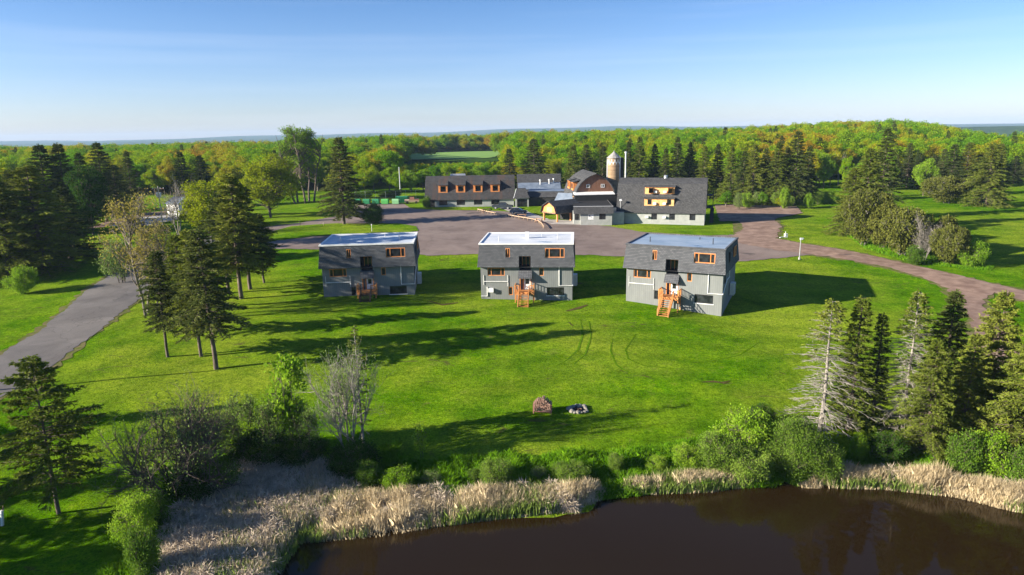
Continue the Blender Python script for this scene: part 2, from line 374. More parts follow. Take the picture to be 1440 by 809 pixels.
M['greybark'] = mottled('grey_dead_wood', (.15, .135, .115), (.31, .285, .25), 3, .95, .6, .05)
M['pole'] = mottled('pole_wood', (.30, .25, .20), (.48, .42, .36), 3, .9, .3)
def glassmat(name, c=(.012, .014, .016), rough=.06):
    m, t, o = newmat(name); v = coord(t, 'Object')
    pbsdf(t, o, ramp(t, noise(t, v, 1.3, 2), [(.4, c), (.65, (c[0]*2.6, c[1]*2.6, c[2]*2.6))]), rough, bump(t, noise(t, v, .9, 1), .06, .02), 0, .5); return m
M['glass'] = glassmat('window_glass')
def membrane(name, c1, c2, st, sc=.35, thr=.55):
    m, t, o = newmat(name); v = coord(t, 'Object')
    n = noise(t, v, sc, 5, .55, .5); col = ramp(t, n, [(.35, c1), (.6, c2)])
    s = noise(t, coord(t, 'Object', (.25, .5, 1)), 1.0, 5, .65, .6)
    col = mixc(t, ramp(t, s, [(thr, (0, 0, 0)), (thr+.12, (.9, .9, .9))]), col, st)
    ro = ramp(t, s, [(thr-.1, (.6, .6, .6)), (thr+.1, (.25, .25, .25))])
    pbsdf(t, o, col, ro, bump(t, noise(t, v, 2, 3), .1, .02), 0, .4); return m
M['mem1'] = membrane('pale_roof_membrane', (.36, .41, .48), (.52, .56, .61), (.20, .20, .20), .35, .60)
M['mem2'] = membrane('white_roof_membrane', (.50, .53, .57), (.60, .62, .65), (.32, .37, .44), .35, .58)
M['mem3'] = membrane('blue_roof_membrane', (.20, .27, .36), (.27, .34, .43), (.14, .19, .26), .35, .60)
def paint(name, c, rough=.35, metal=0):
    m, t, o = newmat(name); v = coord(t, 'Object')
    pbsdf(t, o, ramp(t, noise(t, v, 2.5, 4), [(.3, [x*.85 for x in c]), (.7, c)]), rough, None, metal, .5); return m
M['carblue'] = paint('dark_blue_paint', (.012, .022, .05), .25); M['cargrey'] = paint('charcoal_paint', (.03, .04, .052), .25)
M['tyre'] = paint('rubber', (.018, .018, .018), .9); M['rim'] = paint('alloy', (.55, .56, .58), .35, .6)
M['green1'] = paint('green_bin', (.02, .22, .09), .5); M['green2'] = paint('bright_green_bin', (.09, .42, .10), .5); M['green3'] = paint('pale_green_bin', (.22, .50, .24), .5)
M['rust'] = paint('tan_red_paint', (.34, .15, .11), .6); M['tan'] = paint('tan_paint', (.50, .36, .26), .6)
M['lamp'] = paint('light_grey_cover', (.6, .62, .64), .4)
def silo_mat():
    m, t, o = newmat('silo_staves'); c = coord(t, 'Object'); s = t.nodes.new('ShaderNodeSeparateXYZ'); t.links.new(c, s.inputs[0])
    k = t.nodes.new('ShaderNodeMath'); k.operation = 'PINGPONG'; k.inputs[1].default_value = .4; t.links.new(s.outputs[2], k.inputs[0])
    g = t.nodes.new('ShaderNodeMath'); g.operation = 'GREATER_THAN'; g.inputs[1].default_value = .04; t.links.new(k.outputs[0], g.inputs[0])
    n = noise(t, coord(t, 'Object', (1, 1, .4)), 1.1, 5, .6); col = ramp(t, n, [(.3, (.25, .165, .095)), (.7, (.38, .26, .16))])
    col = mixc(t, g.outputs[0], (.22, .16, .10), col); pbsdf(t, o, col, .85, bump(t, g.outputs[0], .3, .02), 0, .3); return m
M['silo'] = silo_mat()
# foliage
M['spruce'] = leafmat('spruce_needles', [(.15, (0.026, 0.046, 0.012)), (.5, (0.060, 0.088, 0.020)), (.85, (0.130, 0.152, 0.036))], 1.3, .22, rnd=.35)
M['spruce_olive'] = leafmat('olive_spruce_needles', [(.15, (0.062, 0.094, 0.012)), (.5, (0.119, 0.156, 0.022)), (.85, (0.206, 0.231, 0.035))], 1.3, .22, rnd=.3)
M['spruce_grey'] = leafmat('grey_dead_needles', [(.15, (.10, .09, .075)), (.5, (.18, .165, .14)), (.85, (.27, .25, .22))], 2, .1)
M['spring'] = leafmat('spring_leaves', [(.08, (0.055, 0.168, 0.006)), (.38, (0.132, 0.280, 0.007)), (.62, (0.220, 0.325, 0.008)), (.8, (0.319, 0.314, 0.012)), (.97, (0.319, 0.213, 0.018))], .35, .4, rnd=.55, grove=1.3)
M['yellowleaf'] = leafmat('yellow_green_leaves', [(.2, (.15, .21, .008)), (.6, (.25, .30, .010)), (.9, (.34, .35, .02))], .8, .4, rnd=.2)
M['poplarleaf'] = leafmat('poplar_leaves', [(.2, (0.098, 0.196, 0.015)), (.6, (0.168, 0.280, 0.025)), (.9, (0.266, 0.378, 0.040))], .8, .35, rnd=.2)
M['limeleaf'] = leafmat('lime_leaves', [(.2, (.12, .24, .012)), (.6, (.19, .33, .02)), (.9, (.28, .40, .04))], .8, .4, rnd=.2)
M['bankleaf'] = leafmat('bank_shrub_leaves', [(.2, (0.075, 0.150, 0.015)), (.55, (0.144, 0.240, 0.029)), (.9, (0.237, 0.336, 0.055))], .9, .35, rnd=.25)
M['greenleaf'] = leafmat('green_leaves', [(.2, (.045, .105, .010)), (.6, (.085, .165, .018)), (.9, (.145, .235, .03))], .8, .3, rnd=.2)
M['darkleaf'] = leafmat('dark_leaves', [(.2, (.022, .06, .008)), (.6, (.042, .095, .012)), (.9, (.075, .14, .02))], .8, .3, rnd=.2)
M['paleleaf'] = leafmat('pale_willow_leaves', [(.2, (.10, .17, .03)), (.6, (.17, .26, .06)), (.9, (.26, .35, .10))], 1.2, .35, rnd=.2)
M['budleaf'] = leafmat('bud_leaves', [(.2, (.20, .18, .05)), (.6, (.30, .26, .05)), (.9, (.36, .30, .10))], 1.2, .35, rnd=.2)
M['juniper'] = leafmat('juniper_needles', [(.2, (0.058, 0.072, 0.015)), (.6, (0.111, 0.124, 0.024)), (.9, (0.182, 0.182, 0.039))], 1.2, .2, rnd=.4)
M['twigleaf'] = leafmat('grey_twigs', [(.2, (.15, .13, .11)), (.6, (.22, .20, .17)), (.9, (.32, .29, .25))], 1.2, .1)
M['reed'] = leafmat('dry_reeds', [(.1, (0.221, 0.165, 0.093)), (.45, (0.469, 0.374, 0.225)), (.85, (0.745, 0.633, 0.435))], 2.5, .25, rnd=.1)
M['reedgrey'] = leafmat('matted_dry_reeds', [(.1, (0.188, 0.150, 0.112)), (.5, (0.388, 0.325, 0.250)), (.9, (0.625, 0.525, 0.413))], 1.6, .15, rnd=.1)
M['reedgreen'] = leafmat('young_reeds', [(.2, (.10, .17, .03)), (.6, (.17, .25, .05)), (.9, (.25, .32, .08))], 2, .35, rnd=.1)
M['tallgrass'] = leafmat('tall_grass', [(.2, (0.066, 0.187, 0.006)), (.6, (0.121, 0.275, 0.009)), (.9, (0.198, 0.363, 0.018))], 1.0, .35, rnd=.1)

# ------------------------------------------------------------------ ground, pond, roads
def spaced(a, b, near_a, near_b, fine, g):
    c = list(np.arange(near_a, near_b+fine/2, fine)); s = fine; x = c[-1]
    while x < b: s *= g; x += s; c.append(min(x, b) if x > b else x)
    s = fine; x = c[0]; pre = []
    while x > a: s *= g; x -= s; pre.append(max(x, a))
    return np.array(sorted(set(pre))+c)
xs = spaced(-9000, 9000, -80, 80, .9, 1.055); ys = spaced(-300, 9000, 36, 215, .9, 1.03)
X, Y = np.meshgrid(xs, ys); Z = ghf(X, Y)
nx, ny = len(xs), len(ys); idx = np.arange(nx*ny).reshape(ny, nx)
F = np.stack([idx[:-1, :-1], idx[:-1, 1:], idx[1:, 1:], idx[1:, :-1]], -1).reshape(-1, 4)
g = obj('ground', mesh_np('ground', np.stack([X, Y, Z], -1).reshape(-1, 3), F, [M['grass']], smooth=True)); tag(g, kind='structure')
def grid_z(x, y):
    """height of the ground MESH (bilinear)"""
    i = np.clip(np.searchsorted(xs, x)-1, 0, nx-2); j = np.clip(np.searchsorted(ys, y)-1, 0, ny-2)
    u = (x-xs[i])/(xs[i+1]-xs[i]); v = (y-ys[j])/(ys[j+1]-ys[j])
    return (Z[j, i]*(1-u)+Z[j, i+1]*u)*(1-v)+(Z[j+1, i]*(1-u)+Z[j+1, i+1]*u)*v
def sheet(name, pts, mat, lift, step=1.6, jit=.25, world=False, label=None, grow=0):
    P = [Vector(p) for p in (pts if world else [at(*p)[:2] for p in pts])]
    if grow:
        ar = sum(P[i-1].x*P[i].y-P[i].x*P[i-1].y for i in range(len(P))); sg_ = 1 if ar > 0 else -1; Q = []
        for i, p in enumerate(P):
            a = (p-P[i-1]).normalized(); b = (P[(i+1) % len(P)]-p).normalized(); d = a+b
            d = (d.normalized() if d.length > .3 else a); Q.append(p+Vector((d.y, -d.x))*sg_*grow)
        P = Q
    Q = []
    for i, p in enumerate(P):
        q = P[(i+1) % len(P)]; n = max(1, int((q-p).length/(1.5 if world else .9)))
        for k in range(n):
            c = p.lerp(q, k/n); j = jit*min(1, (q-p).length)
            Q.append((c.x+random.uniform(-j, j), c.y+random.uniform(-j, j), 0))
    bm = bmesh.new(); vs = [bm.verts.new(q) for q in Q]; f = bm.faces.new(vs)
    bmesh.ops.triangulate(bm, faces=bm.faces[:])
    x0, x1 = min(q[0] for q in Q), max(q[0] for q in Q); y0, y1 = min(q[1] for q in Q), max(q[1] for q in Q)
    for ax, a, b in ((0, x0, x1), (1, y0, y1)):
        c = a+step
        while c < b:
            co = [0, 0, 0]; co[ax] = c; no = [0, 0, 0]; no[ax] = 1
            bmesh.ops.bisect_plane(bm, geom=bm.verts[:]+bm.edges[:]+bm.faces[:], plane_co=co, plane_no=no); c += step
    for v in bm.verts: v.co.z = float(grid_z(v.co.x, v.co.y))+lift
    bmesh.ops.triangulate(bm, faces=bm.faces[:])
    bmesh.ops.recalc_face_normals(bm, faces=bm.faces)
    me = bpy.data.meshes.new(name); bm.to_mesh(me); bm.free(); me.materials.append(mat)
    if sum(p.normal.z for p in me.polygons) < 0: me.flip_normals()
    return tag(obj(name, me), label, kind='structure')
DW = [(-90, 520), (0, 500), (60, 463), (118, 412), (160, 384), (205, 360), (260, 338), (330, 326), (372, 318), (372, 346), (320, 352), (262, 372), (222, 398), (192, 425), (130, 472), (62, 524), (0, 561), (-90, 600)]
sheet('verge_soil', DW, M['verge'], .035, jit=.5, grow=.7)
sheet('driveway', DW, M['road'], .065, jit=.28)
sheet('parking_lot', [(366, 320), (420, 314), (470, 305), (497, 296), (500, 286), (592, 286), (594, 293), (600, 295), (700, 297), (745, 300), (775, 312), (860, 319), (905, 327), (1000, 332), (1046, 330), (1070, 336), (1140, 346), (1150, 358), (1110, 362), (1050, 368), (960, 366), (830, 359), (700, 357), (600, 360), (540, 352), (366, 350)], M['asphalt'], .07, jit=.3)
DR = [(1012, 296), (1030, 290), (1080, 300), (1098, 318), (1092, 336), (1140, 345), (1180, 351), (1240, 363), (1320, 382), (1380, 396), (1500, 422), (1500, 440), (1440, 424), (1398, 413), (1383, 420), (1386, 440), (1408, 466), (1450, 520), (1400, 520), (1376, 484), (1368, 458), (1358, 432), (1330, 406), (1300, 391), (1250, 377), (1200, 367), (1150, 360), (1090, 352), (1044, 344), (1020, 338), (1046, 322), (1040, 312)]
sheet('verge_soil', DR, M['verge'], .045, jit=.6, grow=.8)
sheet('dirt_road', DR, M['dirt'], .10, jit=.4)
sheet('dark_yard', [(1005, 288), (1120, 291), (1128, 300), (1080, 311), (1012, 312)], M['dirt'], .13)
sheet('grass_island', [(372, 340), (368, 330), (410, 319), (470, 315), (560, 315), (585, 319), (588, 325), (570, 329), (500, 330), (440, 333), (400, 338)], M['grass'], .15, jit=.12)
sheet('grass_verge', [(560, 280), (600, 283), (602, 291), (690, 293), (690, 296), (620, 296), (582, 294), (575, 292)], M['grass'], .12, jit=.1)
sheet('path', [(700, 292), (728, 292), (744, 299), (772, 309), (818, 312), (818, 317), (776, 316), (744, 306), (716, 298)], M['concrete'], .13, jit=.1)
sheet('gravel_pad', [(146, 318), (196, 304), (262, 297), (262, 306), (205, 318)], M['gravel'], .06, jit=.3)
sheet('side_road', [(120, 322), (150, 312), (200, 300), (262, 294), (262, 300), (196, 306), (146, 320)], M['dirt'], .09, jit=.3)
sheet('field', [(-34, 425), (-62, 440), (-95, 560), (-40, 575), (-8, 560), (-6, 470), (-12, 430)], M['field'], .3, step=12, jit=1, world=True)
wp = [(p[0], p[1]) for p in POND]
bm = bmesh.new(); vv = [bm.verts.new((p[0]*1+(2 if p[0] > 17 else -2)*(.8), p[1]+(1.6 if p[1] > 30 else -1), WATER)) for p in wp]; bm.faces.new(vv); bmesh.ops.triangulate(bm, faces=bm.faces[:])
me = bpy.data.meshes.new('pond'); bm.to_mesh(me); bm.free(); me.materials.append(M['water'])
if sum(p.normal.z for p in me.polygons) < 0: me.flip_normals()
tag(obj('pond', me), kind='structure')

def strip(name, pts, w_, mat, lift=.03):
    P = [Vector(at(*p)[:2]) for p in pts]; Lf = []; Rt = []
    for i, p in enumerate(P):
        d = (P[min(i+1, len(P)-1)]-P[max(i-1, 0)]).normalized(); n_ = Vector((-d.y, d.x))*w_/2*(.4 if i in (0, len(P)-1) else 1); Lf.append(p+n_); Rt.append(p-n_)
    sheet(name, [tuple(v) for v in Lf+Rt[::-1]], mat, lift, 1.2, .06, True)
for pts in ([(816, 448), (819, 470), (813, 492), (797, 507), (776, 518)], [(828, 452), (831, 474), (823, 498), (806, 513)], [(863, 468), (858, 494), (867, 514), (889, 527), (912, 532)], [(894, 470), (880, 492), (884, 505), (905, 515), (960, 520)], [(930, 500), (990, 510), (1040, 500), (1070, 480)]): strip('tyre_track', pts, .2, M['track'])
for pts, w_ in (([(986, 538), (1004, 537), (1016, 539), (1027, 536)], .5), ([(796, 438), (812, 434), (826, 429)], .8), ([(604, 424), (622, 429), (644, 426)], .7), ([(872, 521), (882, 525)], .4), ([(902, 528), (912, 531)], .4), ([(946, 470), (968, 476)], .45), ([(1096, 524), (1104, 527)], .4), ([(800, 454), (806, 459)], .5)): strip('bare_soil', pts, w_, M['soil'], .045)

# ------------------------------------------------------------------ haze
hz = MB(); hz.box(-9100, 9100, -330, 9100, -48, 95)
m, t, o = newmat('air'); pv = t.nodes.new('ShaderNodeVolumePrincipled'); pv.inputs['Color'].default_value = (.50, .70, 1.0, 1); pv.inputs['Density'].default_value = .00008; pv.inputs['Anisotropy'].default_value = 0
t.links.new(pv.outputs[0], o.inputs['Volume'])
tag(hz.build('haze', m), 'thin pale blue air over the far wooded ridges', 'haze', kind='stuff')
# ------------------------------------------------------------------ window / door builders (local frame: x right, y into the wall, z up)
def window(parent, x0, x1, z0, z1, y=.1, frame='orange', cols=(1,), fw=.10, T=None, name='window', label=None, sill=True):
    f = MB(); f.M = T or Matrix()
    f.box(x0, x1, y-.05, y+.05, z1-fw, z1); f.box(x0, x1, y-.05, y+.05, z0, z0+fw)
    f.box(x0, x0+fw, y-.048, y+.048, z0+fw, z1-fw); f.box(x1-fw, x1, y-.048, y+.048, z0+fw, z1-fw)
    tot = sum(cols); a = x0
    for c in cols[:-1]:
        a += (x1-x0)*c/tot; f.box(a-fw*.45, a+fw*.45, y-.046, y+.046, z0+fw, z1-fw)
    w_ = f.build(name, M[frame], parent); tag(w_, label)
    p = MB(); p.M = T or Matrix(); p.box(x0+fw*.8, x1-fw*.8, y+.0, y+.03, z0+fw*.8, z1-fw*.8); p.build('pane', M['glass'], w_)
    return w_
def Tm(loc, rz): return Matrix.Translation(loc) @ Matrix.Rotation(rz, 4, 'Z')

# ------------------------------------------------------------------ the three cabins
def cabin(loc, rz, label, mem, steps='tall', sink=0.0, lower_win='orange', box=True, chimney=False, vents=True):
    r = empty('cabin', loc, rz, label, 'cabin', 'grey cabins with flat roofs in a row')
    W, D, zb, zm, zt, fl, sf = 14.0, 11.3, -1.8, 5.3, 8.7, .62, .32
    wx0, wx1 = .1, W-.1
    # walls
    b = MB(); fy = 0.0
    holes = [(1.15, 3.75, 3.9, 5.12), (8.95, 9.65, 3.9, 5.12), (4.3, 4.95, .9, 2.2), (10.1, 12.7, .9, 2.15), (6.0, 7.75, 1.75, 3.7, .35), (6.0, 7.72, 4.2, zm, 1.0)]
    b.sheet(lambda x, z: (x, fy, z), wx0, wx1, zb, zm, holes, .2)
    b.box(6.0, 7.75, .35, .45, 1.75, 3.7)
    b.face([(wx1, fy, zb), (wx1, D, zb), (wx1, D, zm), (wx1, fy, zm)]); b.face([(wx0, D, zb), (wx0, fy, zb), (wx0, fy, zm), (wx0, D, zm)])
    b.face([(wx1, D, zb), (wx0, D, zb), (wx0, D, zm), (wx1, D, zm)])
    b.build('wall', M['siding'], r)
    # shingled upper storey with a recess over the door
    s = MB()
    def slope(x, z):
        k_ = (zt-z)/(zt-zm); xx = x
        if x < 1e-6: xx = -sf*k_
        elif x > W-1e-6: xx = W+sf*k_
        return (xx, -fl*k_, z)
    mh = [(3.95, 4.6, 6.75, 8.12), (9.85, 12.75, 6.7, 8.12), (5.95, 7.72, zm, 6.95, 1.0)]
    s.sheet(slope, 0, W, zm, zt, mh, .04)
    s.face([(5.95, -fl, zm), (-sf, -fl, zm), (-sf, .02, zm), (5.95, .02, zm)]); s.face([(W+sf, -fl, zm), (7.72, -fl, zm), (7.72, .02, zm), (W+sf, .02, zm)])
    for x, xb in ((0, -sf), (W, W+sf)):
        s.face([(x, 0, zt), (xb, -fl, zm), (xb, D+fl, zm), (x, D, zt)])
    s.face([(0, D, zt), (-sf, D+fl, zm), (W+sf, D+fl, zm), (W, D, zt)]); s.face([(-sf, D, zm), (W+sf, D, zm), (W+sf, D+fl, zm), (-sf, D+fl, zm)])
    for x, q in ((-sf, wx0), (wx1, W+sf)): s.face([(x, 0, zm+.001), (q, 0, zm+.001), (q, D, zm+.001), (x, D, zm+.001)])
    s.build('shingled_storey', M['shingle'], r)
    s = MB(); s.box(5.98, 7.70, .96, 1.06, 4.1, 6.94); s.box(5.955, 5.985, .0, .96, 4.6, 6.94); s.box(7.69, 7.715, .0, .96, 4.6, 6.94); s.build('balcony_recess', M['skirt'], r)  # recess lining: deep shade painted in as near-black colour
    f = MB(); f.face([(-.02, .06, zt+.02), (W+.02, .06, zt+.02), (W+.02, D-.06, zt+.02), (-.02, D-.06, zt+.02)]); f.box(.1, W-.1, .1, D-.1, zt-.15, zt+.016)
    rf = f.build('flat_roof', M[mem], r)
    e = MB(); h = zt+.16
    e.box(-.12, W+.12, -.10, .10, zt-.06, h); e.box(-.12, W+.12, D-.10, D+.10, zt-.06, h); e.box(-.12, .12, .10, D-.10, zt-.06, h); e.box(W-.12, W+.12, .10, D-.10, zt-.06, h)
    e.build('roof_edge', M['white'] if mem != 'mem3' else M['shingle'], rf)
    if chimney:
        c = MB(); c.box(6.5, 7.1, 5.6, 6.2, zt, zt+1.0); c.box(6.42, 7.18, 5.52, 6.28, zt+.8, zt+.95); c.build('chimney', M['white'], rf)
    for vx, vy, vh in ((2.6, 3.4, .8), (11.6, 4.2, .9), (9.0, 8.0, .4)):
        v = MB(); v.tube([(vx, vy, zt), (vx, vy, zt+vh)], .06, 8); v.build('vent_pipe', M['metal'] if mem != 'mem3' else M['dark'], rf)
    # canopy over the door
    k = MB(); c0, c1 = 5.85, 7.88
    k.prism([(1.0, 4.75), (-.05, 4.75), (-.85, 3.75), (-.85, 3.62), (1.0, 3.62)], c0, c1); k.build('canopy', M['shingle'], r)
    # windows
    window(r, 1.15, 3.75, 3.9, 5.12, .1, 'orange', (1, 2.6, 1)); window(r, 8.95, 9.65, 3.9, 5.12, .1, 'orange')
    window(r, 4.3, 4.95, .9, 2.2, .1, 'orange' if lower_win == 'orange' else 'dark')
    lw = window(r, 10.1, 12.7, .9, 2.15, .1, 'dark', (1, 1.3, 1) if lower_win == 'orange' else (1,)); q = MB(); q.box(10.0, 12.8, -.05, .06, .78, .88); q.build('sill', M['white'], lw)
    window(r, 3.95, 4.6, 6.75, 8.12, -.08, 'orange', (1, 1), .09); window(r, 9.85, 12.75, 6.7, 8.12, -.1, 'orange', (1, 2.6, 1), .12)
    window(r, 6.35, 7.55, 5.2, 6.75, .88, 'orange', (1, 1), .08)
    # door in the porch
    d = MB(); d.box(6.62, 7.62, .25, .32, 1.8, 3.55); d.box(6.62, 7.62, .22, .25, 1.8, 1.95); dr = d.build('door', M['white'], r)
    q = MB(); q.box(6.86, 7.38, .22, .245, 2.6, 3.35); q.build('pane', M['glass'], dr)
    q = MB(); q.tube([(6.74, .22, 2.6), (6.74, .17, 2.62), (6.74, .22, 2.72)], .03, 6); q.build('handle', M['metal'], dr)
    for c_ in ((6.44, 6.62, .2, .34), (7.62, 7.74, .2, .34), (6.02, 6.12, -.04, .3)): q = MB(); q.box(*c_, 1.76, 3.62); q.build('door_casing', M['orange'], r)
    # stairs and landing
    wood = M['deck'] if steps == 'tall' else M['darkwood']
    hold = empty('staircase', (0, 0, 0)); hold.parent = r
    l = MB(); l.box(5.35, 8.25, -1.75, -.02, 1.62, 1.76); l.box(5.35, 8.25, -1.76, -1.66, 1.38, 1.6)
    for px_, py_ in ((5.45, -1.65), (8.15, -1.65), (5.45, -.2), (8.15, -.2)): l.box(px_-.07, px_+.07, py_-.07, py_+.07, -1.6, 1.62)
    l.build('landing', M['deck'], hold)
    gh = gz(*(Matrix.Rotation(rz, 4, 'Z') @ Vector((6.8, -4.2, 0)) + Vector(loc)).xy)-loc[2]-.05
    n = 9; run = max(2.0, (1.7-gh)*1.28); sx0, sx1 = 6.0, 7.5
    st = MB()
    for i in range(n):
        z = 1.70-(i+1)*(1.70-gh)/(n+.5); yy = -1.78-run*(i+.2)/n
        st.box(sx0+.06, sx1-.06, yy-run/n*.9, yy, z-.05, z)
    st.build('treads', wood, hold)
    for x in (sx0, sx1): sg = MB(); sg.bar((x, -1.72, 1.52), (x, -1.80-run, gh-.05), .07, .30); sg.build('stringer', wood if steps == 'tall' else M['darkwood'], hold)
    for x, side in ((sx0, 'l'), (sx1, 'r')):
        q = MB(); top = (x, -1.75, 2.72); bot = (x, -1.85-run, gh+1.0)
        q.bar(top, bot, .07, .12); q.bar((x, -1.75, 2.05), (x, -1.85-run, gh+.35), .05, .08)
        q.box(x-.06, x+.06, bot[1]-.06, bot[1]+.06, gh-.3, gh+1.05); q.box(x-.06, x+.06, -1.81, -1.69, 1.6, 2.8)
        for j in range(1, 9):
            tt = j/9; yy = top[1]+(bot[1]-top[1])*tt; zz = 2.66+(gh+.95-2.66)*tt; q.box(x-.02, x+.02, yy-.02, yy+.02, zz-.72, zz)
        q.build('railing', wood, hold)
    def rail(x0, y0, x1, y1):
        q.bar((x0, y0, 2.75), (x1, y1, 2.75), .07, .12); q.bar((x0, y0, 1.9), (x1, y1, 1.9), .05, .08)
        L_ = math.hypot(x1-x0, y1-y0); n_ = max(2, int(L_/.16))
        for j in range(n_+1): t_ = j/n_; q.box(x0+(x1-x0)*t_-.02, x0+(x1-x0)*t_+.02, y0+(y1-y0)*t_-.02, y0+(y1-y0)*t_+.02, 1.9, 2.72)
    for x, xa, xb in ((5.40, 5.40, sx0-.1), (8.2, sx1+.1, 8.2)):
        q = MB(); rail(xa, -1.7, xb, -1.7); rail(x, -1.7, x, -.05); q.box(x-.07, x+.07, -1.77, -1.63, 1.7, 2.85); q.build('landing_railing', M['deck'], hold)
    # white conduits
    q = MB(); pr = .045
    for pts in ([(.55, -.07, 4.0), (.55, -.07, 2.5)], [(.55, -.07, 3.02), (4.22, -.07, 3.02)], [(4.22, -.07, 4.0), (4.22, -.07, 2.3)]): q.tube(pts, pr*(1.2 if pts[0][2] == 3.02 else .8), 6)
    q.build('conduit', M['white'], r)
    q = MB(); q.tube([(11.95, -.08, 5.28), (11.95, -.08, 2.42), (wx1+.08, -.08, 2.42), (wx1+.08, 3.2, 3.9), (wx1+.08, 5.2, 3.9), (wx1+.08, 5.2, 5.2)], .07, 6); q.build('conduit', M['white'], r)
    if box:
        q = MB(); q.tube([(1.05, -.08, 2.2), (1.05, -.08, .75), (.1, -.08, .75)], .07, 6); q.build('conduit', M['white'], r)
        q = MB(); q.box(1.3, 2.0, -.4, .0, 1.45, 2.0); q.box(1.26, 2.04, -.44, -.40, 1.41, 2.04); q.build('wall_vent', M['white'], r)
    # right end: windows, heat pump
    TR = Matrix.Translation((wx1, 0, 0)) @ Matrix.Rotation(math.pi/2, 4, 'Z')
    TS = Matrix.Translation((W+.2, 0, 0)) @ Matrix.Rotation(math.pi/2, 4, 'Z')
    window(r, 1.1, 2.0, 3.7, 4.9, -.03, 'dark', (1,), .08, TR); window(r, 2.6, 3.2, 6.5, 8.0, -.03, 'dark', (1,), .08, TS); window(r, 6.6, 8.8, 6.6, 8.1, -.03, 'orange', (1, 1.5, 1), .1, TS)
    window(r, 6.8, 8.6, .9, 2.1, -.03, 'dark', (1, 1), .08, TR)
    TL = Matrix.Translation((wx0, D, 0)) @ Matrix.Rotation(-math.pi/2, 4, 'Z')
    window(r, 3, 4.6, 3.7, 5.0, -.03, 'orange', (1, 1), .1, TL)
    TB = Matrix.Translation((W, D, 0)) @ Matrix.Rotation(math.pi, 4, 'Z')
    for x in (2, 6.3, 10.5): window(r, x, x+1.6, 3.7, 5.0, -.03, 'orange', (1, 1), .1, TB)
    q = MB(); q.box(wx1+.1, wx1+.75, 6.0, 7.3, 1.1, 2.8); q.box(wx1+.75, wx1+.78, 6.1, 7.2, 1.2, 2.7); q.box(wx1, wx1+.7, 6.2, 6.3, .95, 1.1); q.box(wx1, wx1+.7, 7.0, 7.1, .95, 1.1)
    hp = q.build('heat_pump', M['lamp'], r)
    q = MB()
    for i in range(7): q.box(wx1+.78, wx1+.80, 6.15, 7.15, 1.3+i*.2, 1.36+i*.2)
    q.build('grille', M['dark'], hp)
    return r
cabin((-28.9, 101.75, .05), R_(4.4), 'grey cabin at the left end of the row, with stained roof and brown steps', 'mem1', 'short', box=False, lower_win='dark')
cabin((-4.8, 101.15, 0), R_(-5.5), 'middle grey cabin with white roof and small white chimney', 'mem2', 'tall', chimney=True)
cabin((16.85, 98.7, 0), R_(-26.3), 'grey cabin turned away at the right end of the row, with bluish roof', 'mem3', 'tall', box=False, lower_win='dark')

# ------------------------------------------------------------------ barn kit
def barn(name, label, cat, loc, rz, L, D, prof, wall_h, roofm, wallm, holes=(), zb=-1.2, gable='brown', over=.35, backholes=()):
    """prof: half profile [(y, z)...] from front eave to ridge (y from 0 at the wall face); mirrored"""
    r = empty(name, loc, rz, label, cat)
    full = prof+[(D-y, z) for y, z in prof[-2::-1]]
    b = MB(); b.sheet(lambda x, z: (x, 0, z), 0, L, zb, wall_h, list(holes), .25)
    b.face([(L, D, zb), (0, D, zb), (0, D, wall_h), (L, D, wall_h)])
    for x in (0, L): b.face([(x, 0, zb), (x, D, zb), (x, D, wall_h), (x, 0, wall_h)])
    b.build('wall', M[wallm], r)
    g_ = MB()
    for x in (.02, L-.02): g_.face([(x, 0, wall_h)]+[(x, min(max(y, 0), D), z-.12) for y, z in full if z > wall_h-.2]+[(x, D, wall_h)])
    g_.build('gable', M[gable], r)
    rf = MB(); up = []
    for i, (y, z) in enumerate(full): up.append((y, z))
    lo = [(y, z-.18) for y, z in full]
    rf.prism(up+lo[::-1], -over, L+over, cap=False)
    for x in (-over, L+over):
        for i in range(len(up)-1): rf.face([(x, *up[i]), (x, *up[i+1]), (x, *lo[i+1]), (x, *lo[i])])
    return r, rf.build('roof', M[roofm], r)
def slope_y(prof, z):
    for (a, b), (c, d) in zip(prof, prof[1:]):
        if b <= z <= d: return a+(c-a)*(z-b)/(d-b)
    return prof[-1][0]
def dormer(parent, x0, x1, z0, z1, yf, prof, face='orange', wins=(), roofm='roof', inset=False, rise=.25):
    """shed dormer; front face at y=yf"""
    yt = slope_y(prof, min(z1+rise, prof[-1][1]-.05))+.25
    d = MB(); d.sheet(lambda x, z: (x, yf, z), x0, x1, z0, z1, [w_[:4] for w_ in wins], .15)
    yb = slope_y(prof, z0)+.3
    for x in (x0, x1): d.face([(x, yf, z0), (x, max(yb, yf+.1), z0), (x, yt, z1+rise*.7), (x, yf, z1)])
    dm = d.build('dormer', M[face], parent)
    q = MB(); q.prism([(yf-.3, z1-.03), (yt, z1+rise), (yt, z1+rise+.14), (yf-.3, z1+.11)], x0-.22, x1+.22); q.build('dormer_roof', M[roofm], dm)
    for w_ in wins: window(dm, *w_[:4], yf+.08, w_[4] if len(w_) > 4 else 'dark', (1,), .08)
    return dm

